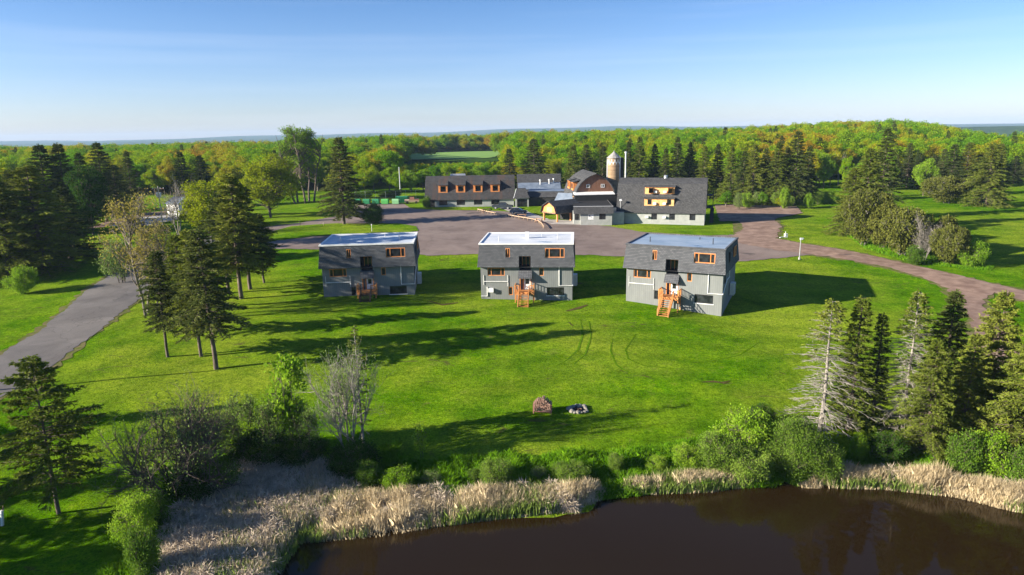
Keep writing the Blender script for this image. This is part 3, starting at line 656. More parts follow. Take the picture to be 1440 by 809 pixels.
# long barn behind the car park
base = gz(-12, 206); PL = [(-.45, 2.55), (2.75, 8.0), (5.4, 9.35)]
LBz = 2.95
lb_holes = [(x, x+2.5, .9, 2.35) for x in (3.9, 9.2, 14.4, 19.6)]+[(.5, 2.6, .05, 2.3)]
r, rf = barn('long_barn', 'long low grey barn with four orange dormers and streaked dark roof', 'barn', (-25.4, 206.2, LBz), R_(0), 26.4, 10.8, PL, 2.9, 'roof_old', 'block', lb_holes, gable='siding')
for x in (3.9, 9.2, 14.4, 19.6): window(r, x, x+2.5, .9, 2.35, .15, 'dark', (1, 1), .08)
q = MB(); q.box(.5, 2.6, .2, .28, .02, 2.3); q.box(1.5, 1.58, .16, .2, .02, 2.3); q.build('door', M['dark'], r)
for x in (3.75, 9.05, 14.25, 19.45):
    dm = MB()
    z0, z1, yf = 4.55, 6.75, .75
    dm.sheet(lambda X_, z: (X_, yf, z), x, x+2.75, z0, z1, [(x+.62, x+2.13, z0+.35, z1-.3)], .7)
    dm.box(x+.62, x+2.13, yf+.7, yf+.8, z0+.3, z1-.25)
    for xx in (x, x+2.75): dm.face([(xx, yf, z0), (xx, slope_y(PL, z0)+.2, z0), (xx, slope_y(PL, z1)+.2, z1), (xx, yf, z1)])
    d_ = dm.build('dormer', M['orange'], r)
    q = MB(); q.prism([(yf-.25, z1), (2.9, z1+1.15), (2.9, z1+1.3), (yf-.25, z1+.14)], x-.2, x+2.95); q.build('dormer_roof', M['roof_old'], d_)
    window(d_, x+.62, x+2.13, z0+.35, z1-.3, yf+.6, 'dark', (1,), .08)
# stair tower at its right end
r = empty('entrance_tower', (1.4, 203.2, 3.0), 0, 'small grey entrance block with tapered shingle roof at right end of long barn', 'entrance')
b = MB(); b.sheet(lambda x, z: (x, 0, z), 0, 4.0, -.8, 2.95, [(.55, 3.6, .1, 2.6)], .3)
for x in (0, 4.0): b.face([(x, 0, -.8), (x, 4, -.8), (x, 4, 2.95), (x, 0, 2.95)])
b.build('wall', M['block'], r)
q = MB(); q.box(.55, 3.6, .3, .36, .1, 2.6); dd = q.build('glazed_front', M['glass'], r)
q = MB()
for x in (.55, 1.55, 2.05, 2.55, 3.5): q.box(x, x+.1, .22, .3, .1, 2.6)
q.box(.55, 3.6, .22, .3, 2.5, 2.6); q.build('door_frame', M['dark'], dd)
q = MB(); A = [(-.45, -.4, 2.9), (4.3, -.4, 2.9), (4.3, 4, 2.9), (-.45, 4, 2.9)]; B = [(.4, 2.0, 5.5), (3.2, 2.0, 5.5), (3.2, 4, 5.5), (.4, 4, 5.5)]
for i in range(4): q.face([A[i], A[(i+1) % 4], B[(i+1) % 4], B[i]])
q.face(B); q.face(A[::-1]); rr = q.build('roof', M['roof'], r)
q = MB(); q.bar(A[0], B[0], .12, .12); q.build('flashing', M['lamp'], rr)
# metal-roofed wing behind
P2 = [(-.4, 3.2), (3.2, 5.6), (5.4, 8.0)]
r, rf = barn('rear_wing', 'rear wing with dark upper roof and lower blue metal roof, right of the long barn', 'barn', (2.6, 226, 3.2), R_(0), 14.2, 10.8, [(-.4, 2.6), (4.5, 5.0), (7.2, 7.9)], 2.9, 'roof', 'siding', gable='siding', over=.3)
q = MB(); q.prism([(.6, 3.25), (4.3, 5.05), (4.3, 5.22), (.6, 3.42)], 0, 14.1); q.build('metal_roof', M['metalroof'], r)
for x, y_, z_ in ((7.4, 3.2, 4.9), (10.4, 3.5, 5.0), (11.9, 4, 5.2)):
    q = MB(); q.tube([(x, y_, z_-.4), (x, y_, z_+1.0)], .16, 8); q.tube([(x, y_, z_+1.0), (x, y_, z_+1.35)], .32, 8); q.build('roof_ventilator', M['white'], r)
# low connecting wing, its black shade painted into the wall colour
r = empty('connecting_wing', (5.0, 205.5, 3.1), R_(-8), 'low wing with shade painted dark, linking the long barn to the middle barn', 'wing')
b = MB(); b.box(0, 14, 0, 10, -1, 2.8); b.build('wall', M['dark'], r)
q = MB(); q.prism([(-.3, 2.8), (2.4, 4.2), (10, 4.3), (10, 2.8)], -.2, 14); q.build('roof', M['roof'], r)
q = MB(); q.box(-.1, 13.9, 2.3, 9.9, 4.3, 4.42); q.build('metal_roof', M['metalroof'], r)
window(r, 3.0, 4.4, .7, 2.2, -.04, 'dark', (1, 1), .08); window(r, 7, 8.4, .7, 2.2, -.04, 'dark', (1, 1), .08)
# small gabled lean-to with metal roof by the pavilion
r = empty('metal_roofed_annex', (12.2, 187, 3.1), R_(-35), 'small grey annex with shiny blue metal roof behind the pavilion', 'annex')
b = MB(); b.prism([(0, -1), (0, 3.1), (2.1, 5.2), (4.2, 3.1), (4.2, -1)], 0, 6.5); b.build('wall', M['siding'], r)
q = MB(); q.prism([(-.3, 2.95), (2.1, 5.3), (4.5, 2.95), (4.5, 3.1), (2.1, 5.45), (-.3, 3.1)], -.3, 6.6); q.build('roof', M['metalroof'], r)

# middle barn with the round-arched roof
Lb, Wb = 18.5, 10.6
r = empty('arched_barn', (17.2, 181.5, 3.2), R_(4), 'brown gabled barn with tall arched shingle roof and orange dormers on its side', 'barn', None)
arch = [(0, 3.2), (.12, 5.2), (.55, 6.6), (1.45, 8.1), (2.6, 9.25), (3.95, 10.1), (5.3, 10.75)]
arch = arch+[(Wb-y, z) for y, z in arch[-2::-1]]
b = MB()
for y_ in (0, Lb): b.face([(0, y_, -1)]+[(x, y_, z) for x, z in arch]+[(Wb, y_, -1)])
for x in (0, Wb): b.face([(x, 0, -1), (x, Lb, -1), (x, Lb, 3.2), (x, 0, 3.2)])
b.build('wall', M['brown'], r)
q = MB()
outer = [(x+(x-Wb/2)*.05, z+.18) for x, z in arch]; y0 = -.9
for i in range(len(arch)-1):
    a, b_ = outer[i], outer[i+1]; c, d_ = arch[i], arch[i+1]
    f0 = lambda p: -.45 - (.7 if abs(p[0]-Wb/2) < .3 else 0)
    q.face([(a[0], f0(a), a[1]), (b_[0], f0(b_), b_[1]), (b_[0], Lb+.5, b_[1]), (a[0], Lb+.5, a[1])])
    q.face([(c[0], f0(c), c[1]), (d_[0], f0(d_), d_[1]), (d_[0], Lb+.5, d_[1]), (c[0], Lb+.5, c[1])])
    q.face([(a[0], f0(a), a[1]), (b_[0], f0(b_), b_[1]), (d_[0], f0(d_), d_[1]), (c[0], f0(c), c[1])])
    q.face([(a[0], Lb+.5, a[1]), (b_[0], Lb+.5, b_[1]), (d_[0], Lb+.5, d_[1]), (c[0], Lb+.5, c[1])])
q.build('roof', M['roof'], r)
for x in (3.0, 6.9): window(r, x-.1, x+.85, 7.1, 8.0, -.04, 'white', (1, 1), .1)
# lower front, its shadow painted as near-black colour, with white flashing
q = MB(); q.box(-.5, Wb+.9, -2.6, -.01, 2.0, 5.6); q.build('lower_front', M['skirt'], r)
q = MB(); q.prism([(-.01, 6.05), (-2.75, 5.62), (-2.75, 5.45), (-.01, 5.45)], -.5, Wb-.6); q.build('flashing_roof', M['white'], r)
for k_, (y0_, y1_) in enumerate(((3.2, 6.4), (9.5, 13.0))):
    z0, z1 = 6.9, 8.4; xf = -.1
    d = MB(); d.box(xf, 2.4, y0_, y1_, z0-.7, z1); dm = d.build('dormer', M['orange'], r)
    q = MB(); q.face([(xf-.3, y0_-.25, z1-.02), (xf-.3, y1_+.25, z1-.02), (3.6, y1_+.25, z1+.9), (3.6, y0_-.25, z1+.9)]); q.face([(xf-.3, y0_-.25, z1+.12), (xf-.3, y1_+.25, z1+.12), (3.6, y1_+.25, z1+1.04), (3.6, y0_-.25, z1+1.04)])
    q.face([(xf-.3, y0_-.25, z1-.02), (xf-.3, y0_-.25, z1+.12), (3.6, y0_-.25, z1+1.04), (3.6, y0_-.25, z1+.9)]); q.build('dormer_roof', M['roof'], dm)
    window(dm, -(y1_-.5), -(y0_+.5), z0-.2, z1-.3, 0, 'dark', (1, 1), .08, Matrix.Translation((xf, 0, 0)) @ Matrix.Rotation(-math.pi/2, 4, 'Z'))
for y0_, y1_ in ((1.0, 2.6), (5.2, 6.8), (9.4, 11.0)):
    z0, z1 = 3.3, 4.9
    d = MB(); d.box(-.25, 1.2, y0_, y1_, z0-.6, z1); dm = d.build('dormer', M['cedar'], r)
    window(dm, -(y1_-.35), -(y0_+.35), z0-.2, z1-.25, 0, 'dark', (1,), .08, Matrix.Translation((-.25, 0, 0)) @ Matrix.Rotation(-math.pi/2, 4, 'Z'))
    q = MB(); q.box(-.45, 1.3, y0_-.2, y1_+.2, z1, z1+.12); q.build('dormer_roof', M['roof'], dm)
# flat-roofed office in front with the sign
r = empty('front_office', (16.7, 163.1, 3.15), R_(-3), 'low flat roofed grey office with a shingled parapet skirt and white sign', 'office')
b = MB(); b.sheet(lambda x, z: (x, 0, z), 0, 7.5, -1.2, 2.7, [(1.75, 3.15, 1.05, 2.45), (4.45, 6.0, 1.1, 2.5)], .15)
for x in (0, 7.5): b.face([(x, 0, -1.2), (x, 17, -1.2), (x, 17, 2.7), (x, 0, 2.7)])
b.box(-1.6, 0, 1.5, 16, -1.2, 2.6); b.box(7.5, 10.5, 1.2, 12, -1.2, 2.6)
b.build('wall', M['block'], r)
q = MB(); q.prism([(-.55, 2.55), (.35, 4.2), (.6, 4.2), (.6, 2.55)], -1.7, 7.8); q.face([(7.8, -.55, 2.55), (7.8, .6, 4.2), (7.8, 17, 4.2), (7.8, 17, 2.55)]); q.build('parapet_skirt', M['roof'], r)
q = MB(); q.face([(-1.6, .6, 4.0), (7.75, .6, 4.0), (7.75, 17, 4.0), (-1.6, 17, 4.0)]); q.build('flat_roof', M['roof'], r)
q = MB(); q.box(-1.7, 7.8, .3, .5, 4.2, 4.27); q.build('flashing', M['lamp'], r)
window(r, 4.45, 6.0, 1.1, 2.5, .06, 'dark', (1, 1), .08); window(r, -1.3, -.3, .9, 2.4, 1.42, 'dark', (1,), .08)
q = MB(); q.box(1.78, 3.12, .02, .10, 1.08, 2.42); sg = q.build('sign_board', M['white'], r)
q = MB()
q.box(2.0, 2.12, .0, .02, 1.75, 2.2); q.bar((2.13, .01, 1.95), (2.42, .01, 2.2), .02, .09); q.bar((2.13, .01, 1.98), (2.42, .01, 1.74), .02, .09); q.box(2.48, 2.58, .0, .02, 1.74, 1.84)
for i in range(6): a = i*.12; q.bar((2.45+a, .01, 1.50+.06*math.sin(i)), (2.52+a, .01, 1.5+.06*math.sin(i+1)), .02, .04)
q.box(2.7, 2.95, .0, .02, 1.95, 2.0); q.build('sign_lettering', M['dark'], sg)

# big barn on the right
PB = [(-.4, 2.45), (.9, 6.4), (2.2, 9.1), (5.4, 10.35)]
bh = [(x, x+1.35, .75, 2.3) for x in (8.1, 12.3, 17.0)]
r, rf = barn('big_barn', 'large grey barn with two rows of cedar dormers on a dark shingle roof', 'barn', (26.0, 165.9, 3.2), R_(-17.0), 20.4, 10.8, PB, 2.75, 'roof', 'block', bh, gable='siding', over=.3)
for x in (8.1, 12.3, 17.0): window(r, x, x+1.35, .75, 2.3, .12, 'dark', (1,), .1)
for z0, z1, yf, wx in ((4.05, 5.75, .1, (.75, 5.3)), (6.75, 8.45, 1.0, (.95, 5.45))):
    x0, x1 = 6.35, 13.3
    dm = dormer(r, x0, x1, z0, z1, yf, PB, 'cedar', [(x0+wx[0], x0+wx[0]+1.0, z0+.25, z1-.2), (x0+wx[1], x0+wx[1]+1.0, z0+.25, z1-.2)])
    for ax in (x0+2.1, x0+4.35):
        q = MB(); q.box(ax, ax+.75, yf-.45, yf-.01, z0+.3, z0+.8); q.box(ax+.05, ax+.7, yf-.47, yf-.45, z0+.35, z0+.75); q.build('air_conditioner', M['white'], dm)
for ax in (6.7, 10.8):
    q = MB(); q.box(ax, ax+.75, -.45, -.01, 1.1, 1.6); q.box(ax+.05, ax+.7, -.47, -.45, 1.15, 1.55); q.build('air_conditioner', M['white'], r)
q = MB(); q.tube([(10.8, 5.4, 10.2), (10.8, 5.4, 10.7)], .45, 12); q.tube([(10.8, 5.4, 10.7), (10.8, 5.4, 10.95)], [.55, .3], 12); q.build('roof_ventilator', M['metal'], rf)
TR = Matrix.Translation((20.4, 0, 0)) @ Matrix.Rotation(math.pi/2, 4, 'Z')
for a in ((2.2, 3.2, 4.0, 5.4), (7.2, 8.2, 4.0, 5.4), (4.9, 5.9, 6.8, 8.2)): window(r, *a, -.06, 'white', (1,), .08, TR)
q = MB(); q.box(20.42, 20.5, 4.8, 5.9, 0, 2.2); q.build('door', M['lamp'], r)
q = MB()
for z in (3.0, 6.0): q.box(20.42, 22.2, 5.5, 9.5, z, z+.15)
for y_ in (5.6, 9.4):
    q.box(22.05, 22.2, y_-.08, y_+.08, -1, 7.1)
for z in (3.15, 6.15):
    q.box(22.1, 22.16, 5.5, 9.5, z+.9, z+1.0)
    for j in range(14): q.box(22.11, 22.15, 5.6+j*.29, 5.64+j*.29, z, z+.9)
q.bar((22.0, 5.7, 3.1), (22.0, 2.2, 0), .9, .1); q.build('rear_balcony', M['dark'], r)
q = MB(); q.tube([(.7, -.1, 3.1), (.7, -.5, 5.3)], .05, 6); q.tube([(.7, -.5, 5.3), (1.2, -1.1, 5.35)], .05, 6); q.box(.5, 1.0, -.9, -.5, 5.2, 5.6); q.build('flood_light', M['lamp'], r)
# silo
r = empty('silo', (28.7, 191, 3.3), 0, 'tan stave silo with grey conical roof behind the barns', 'silo')
q = MB(); q.tube([(0, 0, -1), (0, 0, 14.3)], 1.75, 28); q.build('staves', M['silo'], r, smooth=False)
q = MB()
for j in range(24):
    a = 2*math.pi*j/24; z = 12.6 + (.0 if j % 2 else .45)
    q.M = Matrix.Rotation(a, 4, 'Z'); q.box(1.74, 1.79, -.13, .13, z, 13.3 if j % 2 else 13.9)
q.M = Matrix(); q.build('pale_band', M['white'], r)
q = MB()
for z in [i*1.0 for i in range(0, 13)]: q.tube([(1.78*math.cos(a), 1.78*math.sin(a), z) for a in [2*math.pi*i/28 for i in range(29)]], .03, 4)
q.build('hoop', M['darkwood'], r)
q = MB(); q.tube([(0, 0, 14.25), (0, 0, 14.4), (0, 0, 16.0)], [2.0, 1.95, .12], 14); q.tube([(0, 0, 16), (0, 0, 16.3)], .12, 8); q.build('cone_roof', M['conemetal'], r)
q = MB(); q.box(1.5, 2.6, -.5, .5, -1, 14.4); q.build('chute', M['dark'], r)
q = MB(); q.tube([(-1.85, -.35, -1), (-1.85, -.35, 14.0)], .14, 8); q.tube([(1.5, -1.1, -1), (1.5, -1.1, 14.6)], .14, 8); q.build('downpipe', M['lamp'], r)
q = MB(); q.tube([(0, 0, -1), (0, 0, 15.6)], .2, 10); q.tube([(0, 0, 15.6), (0, 0, 16)], .34, 10); pp = q.build('blower_pipe', M['lamp']); pp.location = (31.6, 189, 3.3); tag(pp, 'tall pale pipe standing just right of the silo', 'pipe')
# open entrance pavilion
r = empty('entrance_pavilion', (8.4, 172.6, 2.95), R_(36.5), 'open timber entrance pavilion with dark gambrel roof and cedar gable', 'pavilion')
# local: x along ridge (0..7.8), y across: gable from y=0 (left back) to y=-5.2 (right front)
Wp = 5.3; prof = [(.35, 2.35), (-.35, 4.0), (-Wp/2, 5.2), (-Wp+.35, 4.0), (-Wp-.35, 2.35)]
q = MB(); q.prism(prof+[(y*1.0+(0), z-.16) for y, z in prof[::-1]], -.9, 8.0); q.build('roof', M['roof'], r)
q = MB(); q.face([(-.35, y*.97-.06, z-.14) for y, z in prof]); q.face([(-.25, y*.97-.06, z-.14) for y, z in prof]); q.build('gable', M['orange'], r)
q = MB(); q.box(-.40, -.36, -3.75, -1.6, 2.2, 3.7); q.build('gable_panel', M['cedar'], r)
q = MB(); q.box(-.55, -.36, -Wp-.2, .2, 2.15, 2.4); q.bar((-.5, .3, 2.3), (-.5, -.3, 3.9), .14, .2); q.bar((-.5, -Wp-.3, 2.3), (-.5, -Wp+.3, 3.9), .14, .2); q.bar((-.5, -.3, 3.85), (-.5, -Wp/2, 5.0), .14, .2); q.bar((-.5, -Wp+.3, 3.85), (-.5, -Wp/2, 5.0), .14, .2)
q.box(-.2, 7.6, .0, .18, 2.1, 2.4); q.box(-.2, 7.6, -Wp-.18, -Wp, 2.1, 2.4); q.build('beams', M['oldwood'], r)
for x, y_ in ((0, -.1), (0, -Wp+.1), (4.4, -Wp+.1), (4.4, -.1)):
    q = MB(); q.box(x-.18, x+.18, y_-.18, y_+.18, -.6, 2.2); q.build('post', M['orange'], r)
q = MB(); q.box(4.9, 8.6, -Wp+.6, -.3, -.6, 2.2); en = q.build('porch_wall', M['dark'], r)

# ------------------------------------------------------------------ vehicles
def vehicle(loc, rz, label, kind, paintm):
    r = empty('pickup_truck' if kind == 'truck' else 'parked_car', loc, rz, label, 'truck' if kind == 'truck' else 'car')
    L_, W_ = (5.9, 1.95) if kind == 'truck' else (4.7, 1.85)
    h = W_/2
    if kind == 'truck': body = [(0, .55), (0, 1.15), (2.0, 1.2), (2.05, 1.25), (4.3, 1.25), (5.7, 1.12), (5.9, .95), (5.9, .5), (5.2, .42), (.6, .42)]; cab = [(2.0, 1.2), (2.15, 1.88), (3.6, 1.9), (4.45, 1.22)]
    else: body = [(0, .45), (.02, .95), (.25, 1.02), (3.5, 1.0), (4.5, .85), (4.7, .65), (4.68, .38), (.3, .34)]; cab = [(.35, .98), (.75, 1.52), (2.5, 1.58), (3.55, .98)]
    def pr(mb, prof, w0, w1=None, inset=0):
        a = [mb.V((x, -w0, z)) for x, z in prof]; b = [mb.V((x, w0, z)) for x, z in prof]; n = len(prof)
        for i in range(n): mb.f.append([a[i], a[(i+1) % n], b[(i+1) % n], b[i]]); mb.m.append(0)
        mb.f.append(a); mb.f.append(b[::-1]); mb.m += [0, 0]
    q = MB(); pr(q, body, h)
    if kind == 'truck': pass
    bo = q.build('body', paintm, r)
    q = MB(); top = h*.80
    n = len(cab); A = [q.V((x, -(h-.04) if i in (0, n-1) else -top, z)) for i, (x, z) in enumerate(cab)]; B = [q.V((x, (h-.04) if i in (0, n-1) else top, z)) for i, (x, z) in enumerate(cab)]
    for i in range(n): q.f.append([A[i], A[(i+1) % n], B[(i+1) % n], B[i]]); q.m.append(0)
    q.f.append(A); q.f.append(B[::-1]); q.m += [0, 0]; cb = q.build('cab', M['glass'], r)
    q = MB(); zt = cab[1][1]; q.box(cab[1][0]-.02, cab[2][0]+.02, -top-.01, top+.01, zt-.03, zt+.05)
    for sx in (-1, 1):
        q.bar((cab[0][0]+.02, sx*(h-.05), cab[0][1]), (cab[1][0], sx*top, zt), .09, .09); q.bar((cab[3][0]-.02, sx*(h-.05), cab[3][1]), (cab[2][0], sx*top, zt), .07, .07)
        xm = (cab[1][0]+cab[2][0])/2; q.bar((xm, sx*(h-.03), cab[0][1]), (xm, sx*(top+.01), zt), .08, .08)
    q.build('cab_roof', paintm, cb)
    if kind == 'truck':
        q = MB(); q.box(.12, 1.95, -h+.12, h-.12, 1.17, 1.215); q.build('bed', M['dark'], r)
    wr = .40 if kind == 'truck' else .34; wx = (1.1, 4.75) if kind == 'truck' else (.85, 3.75)
    for x in wx:
        for s_ in (-1, 1):
            q = MB(); q.tube([(x, s_*(h-.22), wr), (x, s_*(h+.01), wr)], wr, 16); wl = q.build('wheel', M['tyre'], r)
            q = MB(); q.tube([(x, s_*(h+.0), wr), (x, s_*(h+.03), wr)], wr*.62, 12); q.build('rim', M['rim'], wl)
    for s_ in (-1, 1):
        q = MB(); y_ = s_*(h-.25); q.box(body[6 if kind == 'truck' else 5][0]-.12, body[6 if kind == 'truck' else 5][0]+.02, y_-.18, y_+.18, .72, .88); q.build('headlight', M['lamp'], r)
        q = MB(); q.box(-.02, .04, y_-.08, y_+.12, .75, 1.0); q.build('tail_light', M['rust'], r)
    return r
vehicle((-5.2, 198.5, gz(-4, 197)+.14), R_(-14), 'dark grey pickup truck parked by the entrance of long barn', 'truck', M['cargrey'])
vehicle((-.2, 186.6, gz(1, 185)+.14), R_(-9), 'dark blue car parked in front of the pickup truck', 'car', M['carblue'])
# old tractor-like vehicle beside the bins
x, y, z = at(576, 287); r = empty('old_pickup', (x-1.6, y, z+.1), R_(8), 'faded tan and red old pickup beside the green bins', 'truck')
q = MB(); q.prism([(-.9, .5), (.9, .5), (.9, 1.15), (-.9, 1.15)], 0, 4.6); q.prism([(-.85, 1.15), (.85, 1.15), (.7, 1.3), (-.7, 1.3)], .1, 1.5); q.build('body', M['tan'], r)
q = MB(); q.prism([(-.85, 1.15), (.85, 1.15), (.7, 2.0), (-.7, 2.0)], 1.7, 3.1); q.build('cab', M['rust'], r)
q = MB(); q.box(3.2, 4.55, -.92, .92, 1.15, 1.45); q.build('cargo_box', M['rust'], r)
for xx in (.9, 3.7):
    for s_ in (-1, 1): q = MB(); q.tube([(xx, s_*.72, .4), (xx, s_*.95, .4)], .4, 14); q.build('wheel', M['tyre'], r)
# bins
bins = [(503, 'green1', 'dark green rubbish bin'), (516, 'green1', 'dark green rubbish bin'), (529, 'green1', 'mid green rubbish bin'), (542, 'green2', 'bright green rubbish bin'), (557, 'green3', 'palest green rubbish bin')]
bl = ['green bin leftmost in the row, beside the big spruce', 'green bin second from left in the row', 'green bin in the middle of the row of five', 'bright green bin, fourth in the row', 'pale green bin nearest the old tan pickup']
for (px_, mm, _), lab in zip(bins, bl):
    x, y, z = at(px_, 287.5); r = empty('rubbish_bin', (x, y, z+.08), R_(-4), lab, 'bin', 'green bins in a row behind the car park')
    q = MB()
    q.prism([(-.9, .15), (.7, .15), (.95, 1.5), (-.95, 1.75), (-1.05, 1.2)], -1.05, 1.05); q.build('body', M[mm], r)
    q = MB(); q.face([(-1.08, -1.0, 1.78), (1.08, -1.0, 1.78), (1.08, 1.0, 1.53), (-1.08, 1.0, 1.53)]); q.face([(-1.08, -1.0, 1.83), (1.08, -1.0, 1.83), (1.08, 1.0, 1.58), (-1.08, 1.0, 1.58)]); q.face([(-1.08, -1.0, 1.78), (1.08, -1.0, 1.78), (1.08, -1.0, 1.83), (-1.08, -1.0, 1.83)]); q.build('lid', M['dark'], r)
    q = MB(); q.box(-1.18, -1.06, -.5, .5, .9, 1.1); q.box(1.06, 1.18, -.5, .5, .9, 1.1); q.build('lifting_bar', M['green1'], r)
x, y, z = at(564, 286.5); r = empty('steel_container', (x, y+2.5, z), R_(0), 'dark green steel container behind the pale green bin', 'container')
q = MB(); q.prism([(-1.1, .15), (1.1, .15), (1.15, 2.1), (-1.15, 2.1)], -1.9, 1.9)
for i in range(8): q.box(-1.85+i*.5, -1.75+i*.5, -1.22, -1.1, .2, 2.0)
q.build('body', M['green1'], r)
# wire fence behind bins
x0, y0, z0 = at(497, 284); x1, y1, z1 = at(612, 281)
r = empty('wire_fence', (x0, y0+3, z0), 0, 'thin wire fence on tall posts behind the green bins', 'fence')
for i in range(9):
    t_ = i/8; q = MB(); X_, Y_ = (x1-x0)*t_, (y1-y0)*t_
    zz = gz(x0+X_, y0+3+Y_)-z0; q.tube([(X_, Y_, zz), (X_, Y_, zz+3.0)], .05, 6); q.build('post', M['metal'], r)
q = MB()
for h_ in (1.0, 2.0, 2.95): q.tube([((x1-x0)*i/8, (y1-y0)*i/8, gz(x0+(x1-x0)*i/8, y0+3+(y1-y0)*i/8)-z0+h_) for i in range(9)], .02, 4)
q.build('wire', M['metal'], r)
# timber guard rail in the car park
railp = [(672, 297.5), (686, 301), (700, 303.5), (712, 305), (724, 307.5), (736, 309.5), (748, 311.5), (756, 313.5), (762, 318), (765, 323)]
Pt = [at(*p) for p in railp]
r = empty('log_guard_rail', Pt[4], 0, 'weathered low timber guard rail bending across the car park', 'guard rail')
O = Vector(Pt[4])
def lp(p, dz=0): v = Vector(p)-O; return (v.x, v.y, v.z+dz+.07)
q = MB()
for a, b_ in zip(Pt, Pt[1:]): q.bar(lp(a, .62), lp(b_, .62), .13, .18)
q.build('rail', M['rail'], r)
for a, b_ in zip(Pt, Pt[1:]):
    n_ = max(1, int((Vector(b_)-Vector(a)).length/1.3))
    for i in range(n_):
        c = Vector(a).lerp(Vector(b_), i/n_); q = MB(); v = lp(c); q.box(v[0]-.09, v[0]+.09, v[1]-.09, v[1]+.09, v[2]-.3, v[2]+.72); q.build('post', M['rail'], r)
for k_, (px_, py_, lab) in enumerate(((684, 300, 'broken brown timber barrier at left end of guard rail'), (734, 308, 'brown timber barrier leaning on middle of guard rail'), (758, 314, 'dark timber barrier at the bend of the guard rail'))):
    x, y, z = at(px_, py_); r = empty('timber_barrier', (x, y, z+.07), R_((20, -15, -50)[k_]), lab, 'barrier', 'timber barriers along the guard rail')
    for s_ in (-1, 1):
        q = MB(); q.bar((s_*.9, -.5, 0), (s_*.9, .1, 1.15), .14, .14); q.bar((s_*.9, .5, 0), (s_*.9, -.1, 1.15), .14, .14); q.build('trestle', M['oldwood'], r)
    q = MB(); q.bar((-1.2, 0, 1.05), (1.2, 0, 1.1), .16, .2); q.bar((-1.1, -.25, .55), (1.15, -.25, .5), .06, .2); q.build('plank', M['oldwood'], r)

# ------------------------------------------------------------------ poles, posts, small things
def pole(name, px_, py_, h, label, cat, r0=.13, mat='pole', arm=0, extra=None):
    x, y, z = at(px_, py_); r = empty(name, (x, y, z), 0, label, cat)
    q = MB(); q.tube([(0, 0, -.3), (0, 0, h)], [r0, r0*.7], 10); q.build('pole', M[mat], r)
    if arm:
        q = MB(); q.box(-arm, arm, -.06, .06, h-.7, h-.56); q.build('crossarm', M['oldwood'], r)
        q = MB()
        for s_ in (-1, -.4, .4, 1): q.tube([(s_*arm*.92, 0, h-.56), (s_*arm*.92, 0, h-.34)], .06, 6)
        q.build('insulators', M['white'], r)
    return r
x, y, z = at(230, 325)
top = xz_at(219, 262, y)[1]-z
r = pole('utility_pole', 230, 325, top, 'weathered utility pole with crossarm and transformer among the left trees', 'utility pole', .17, 'pole', 1.4)
for s_ in (-.35, .35): q = MB(); q.tube([(s_, 0, top-2.6), (s_, 0, top-1.5)], .24, 10); q.build('transformer', M['lamp'], r)
q = MB(); q.tube([(0, 0, top-2.9), (1.4, -.3, top-2.6)], .04, 6); q.box(1.3, 1.75, -.4, -.2, top-2.7, top-2.5); q.build('lamp_arm', M['lamp'], r)
x, y, z = at(563, 273); top = xz_at(561.5, 235, y)[1]-z
pole('utility_pole', 563, 273, top, 'slim pale utility pole behind the green bins', 'utility pole', .16, 'lamp', 0)
x, y, z = at(1124, 365); top = xz_at(1123.5, 336.5, y)[1]-z
r = pole('lamp_post', 1124, 365, top, 'pale yard lamp post standing by the dirt road', 'lamp post', .09, 'metal')
q = MB(); q.tube([(0, 0, 0), (0, 0, .35)], .2, 10); q.build('base', M['concrete'], r)
q = MB(); q.box(-.12, .35, -.16, .16, top-.1, top+.22); q.box(.35, .5, -.12, .12, top+.02, top+.2); q.build('lamp_head', M['lamp'], r)
r = pole('marker_post', 523, 326.5, 1.9, 'thin white post on the grass island', 'post', .05, 'white'); q = MB(); q.box(-.12, .12, -.02, .02, 1.55, 1.9); q.build('cap_plate', M['white'], r)
r = pole('marker_post', 455, 318, .9, 'short pale stake at left part of the grass island', 'post', .07, 'rail'); q = MB(); q.box(-.1, .1, -.03, .03, .6, .85); q.build('cap_plate', M['white'], r)
r = pole('bollard', 422, 317.5, 1.3, 'short dark post left of the big spruce', 'post', .09, 'dark'); q = MB(); q.box(-.1, .1, -.03, .03, 1.0, 1.25); q.build('cap_plate', M['oldwood'], r)
x, y, z = at(1105, 334); r = empty('utility_box', (x, y, z), R_(10), 'small white utility box with a white pipe at edge of dirt road', 'box')
q = MB(); q.box(-.3, .3, -.2, .2, 0, .75); q.box(-.34, .34, -.24, .24, .7, .78); q.build('cabinet', M['white'], r)
q = MB(); q.tube([(-.3, 0, .15), (-1.6, -.4, .1)], .1, 8); q.tube([(.1, .35, 0), (.1, .35, 1.2)], .05, 6); q.build('pipe', M['white'], r)
x, y, z = at(3, 739); r = empty('leaning_marker', (x, y, z), 0, 'leaning white marker tube in the grass at bottom left edge', 'marker')
q = MB(); q.tube([(0, 0, -.1), (.12, .1, 1.15)], .11, 10); q.build('tube', M['white'], r)
q = MB(); q.tube([(.12, .1, 1.1), (.22, .18, 1.5)], .03, 6); q.tube([(.14, .12, 1.1), (.30, .14, 1.35)], .025, 6); q.build('rod', M['oldwood'], r)
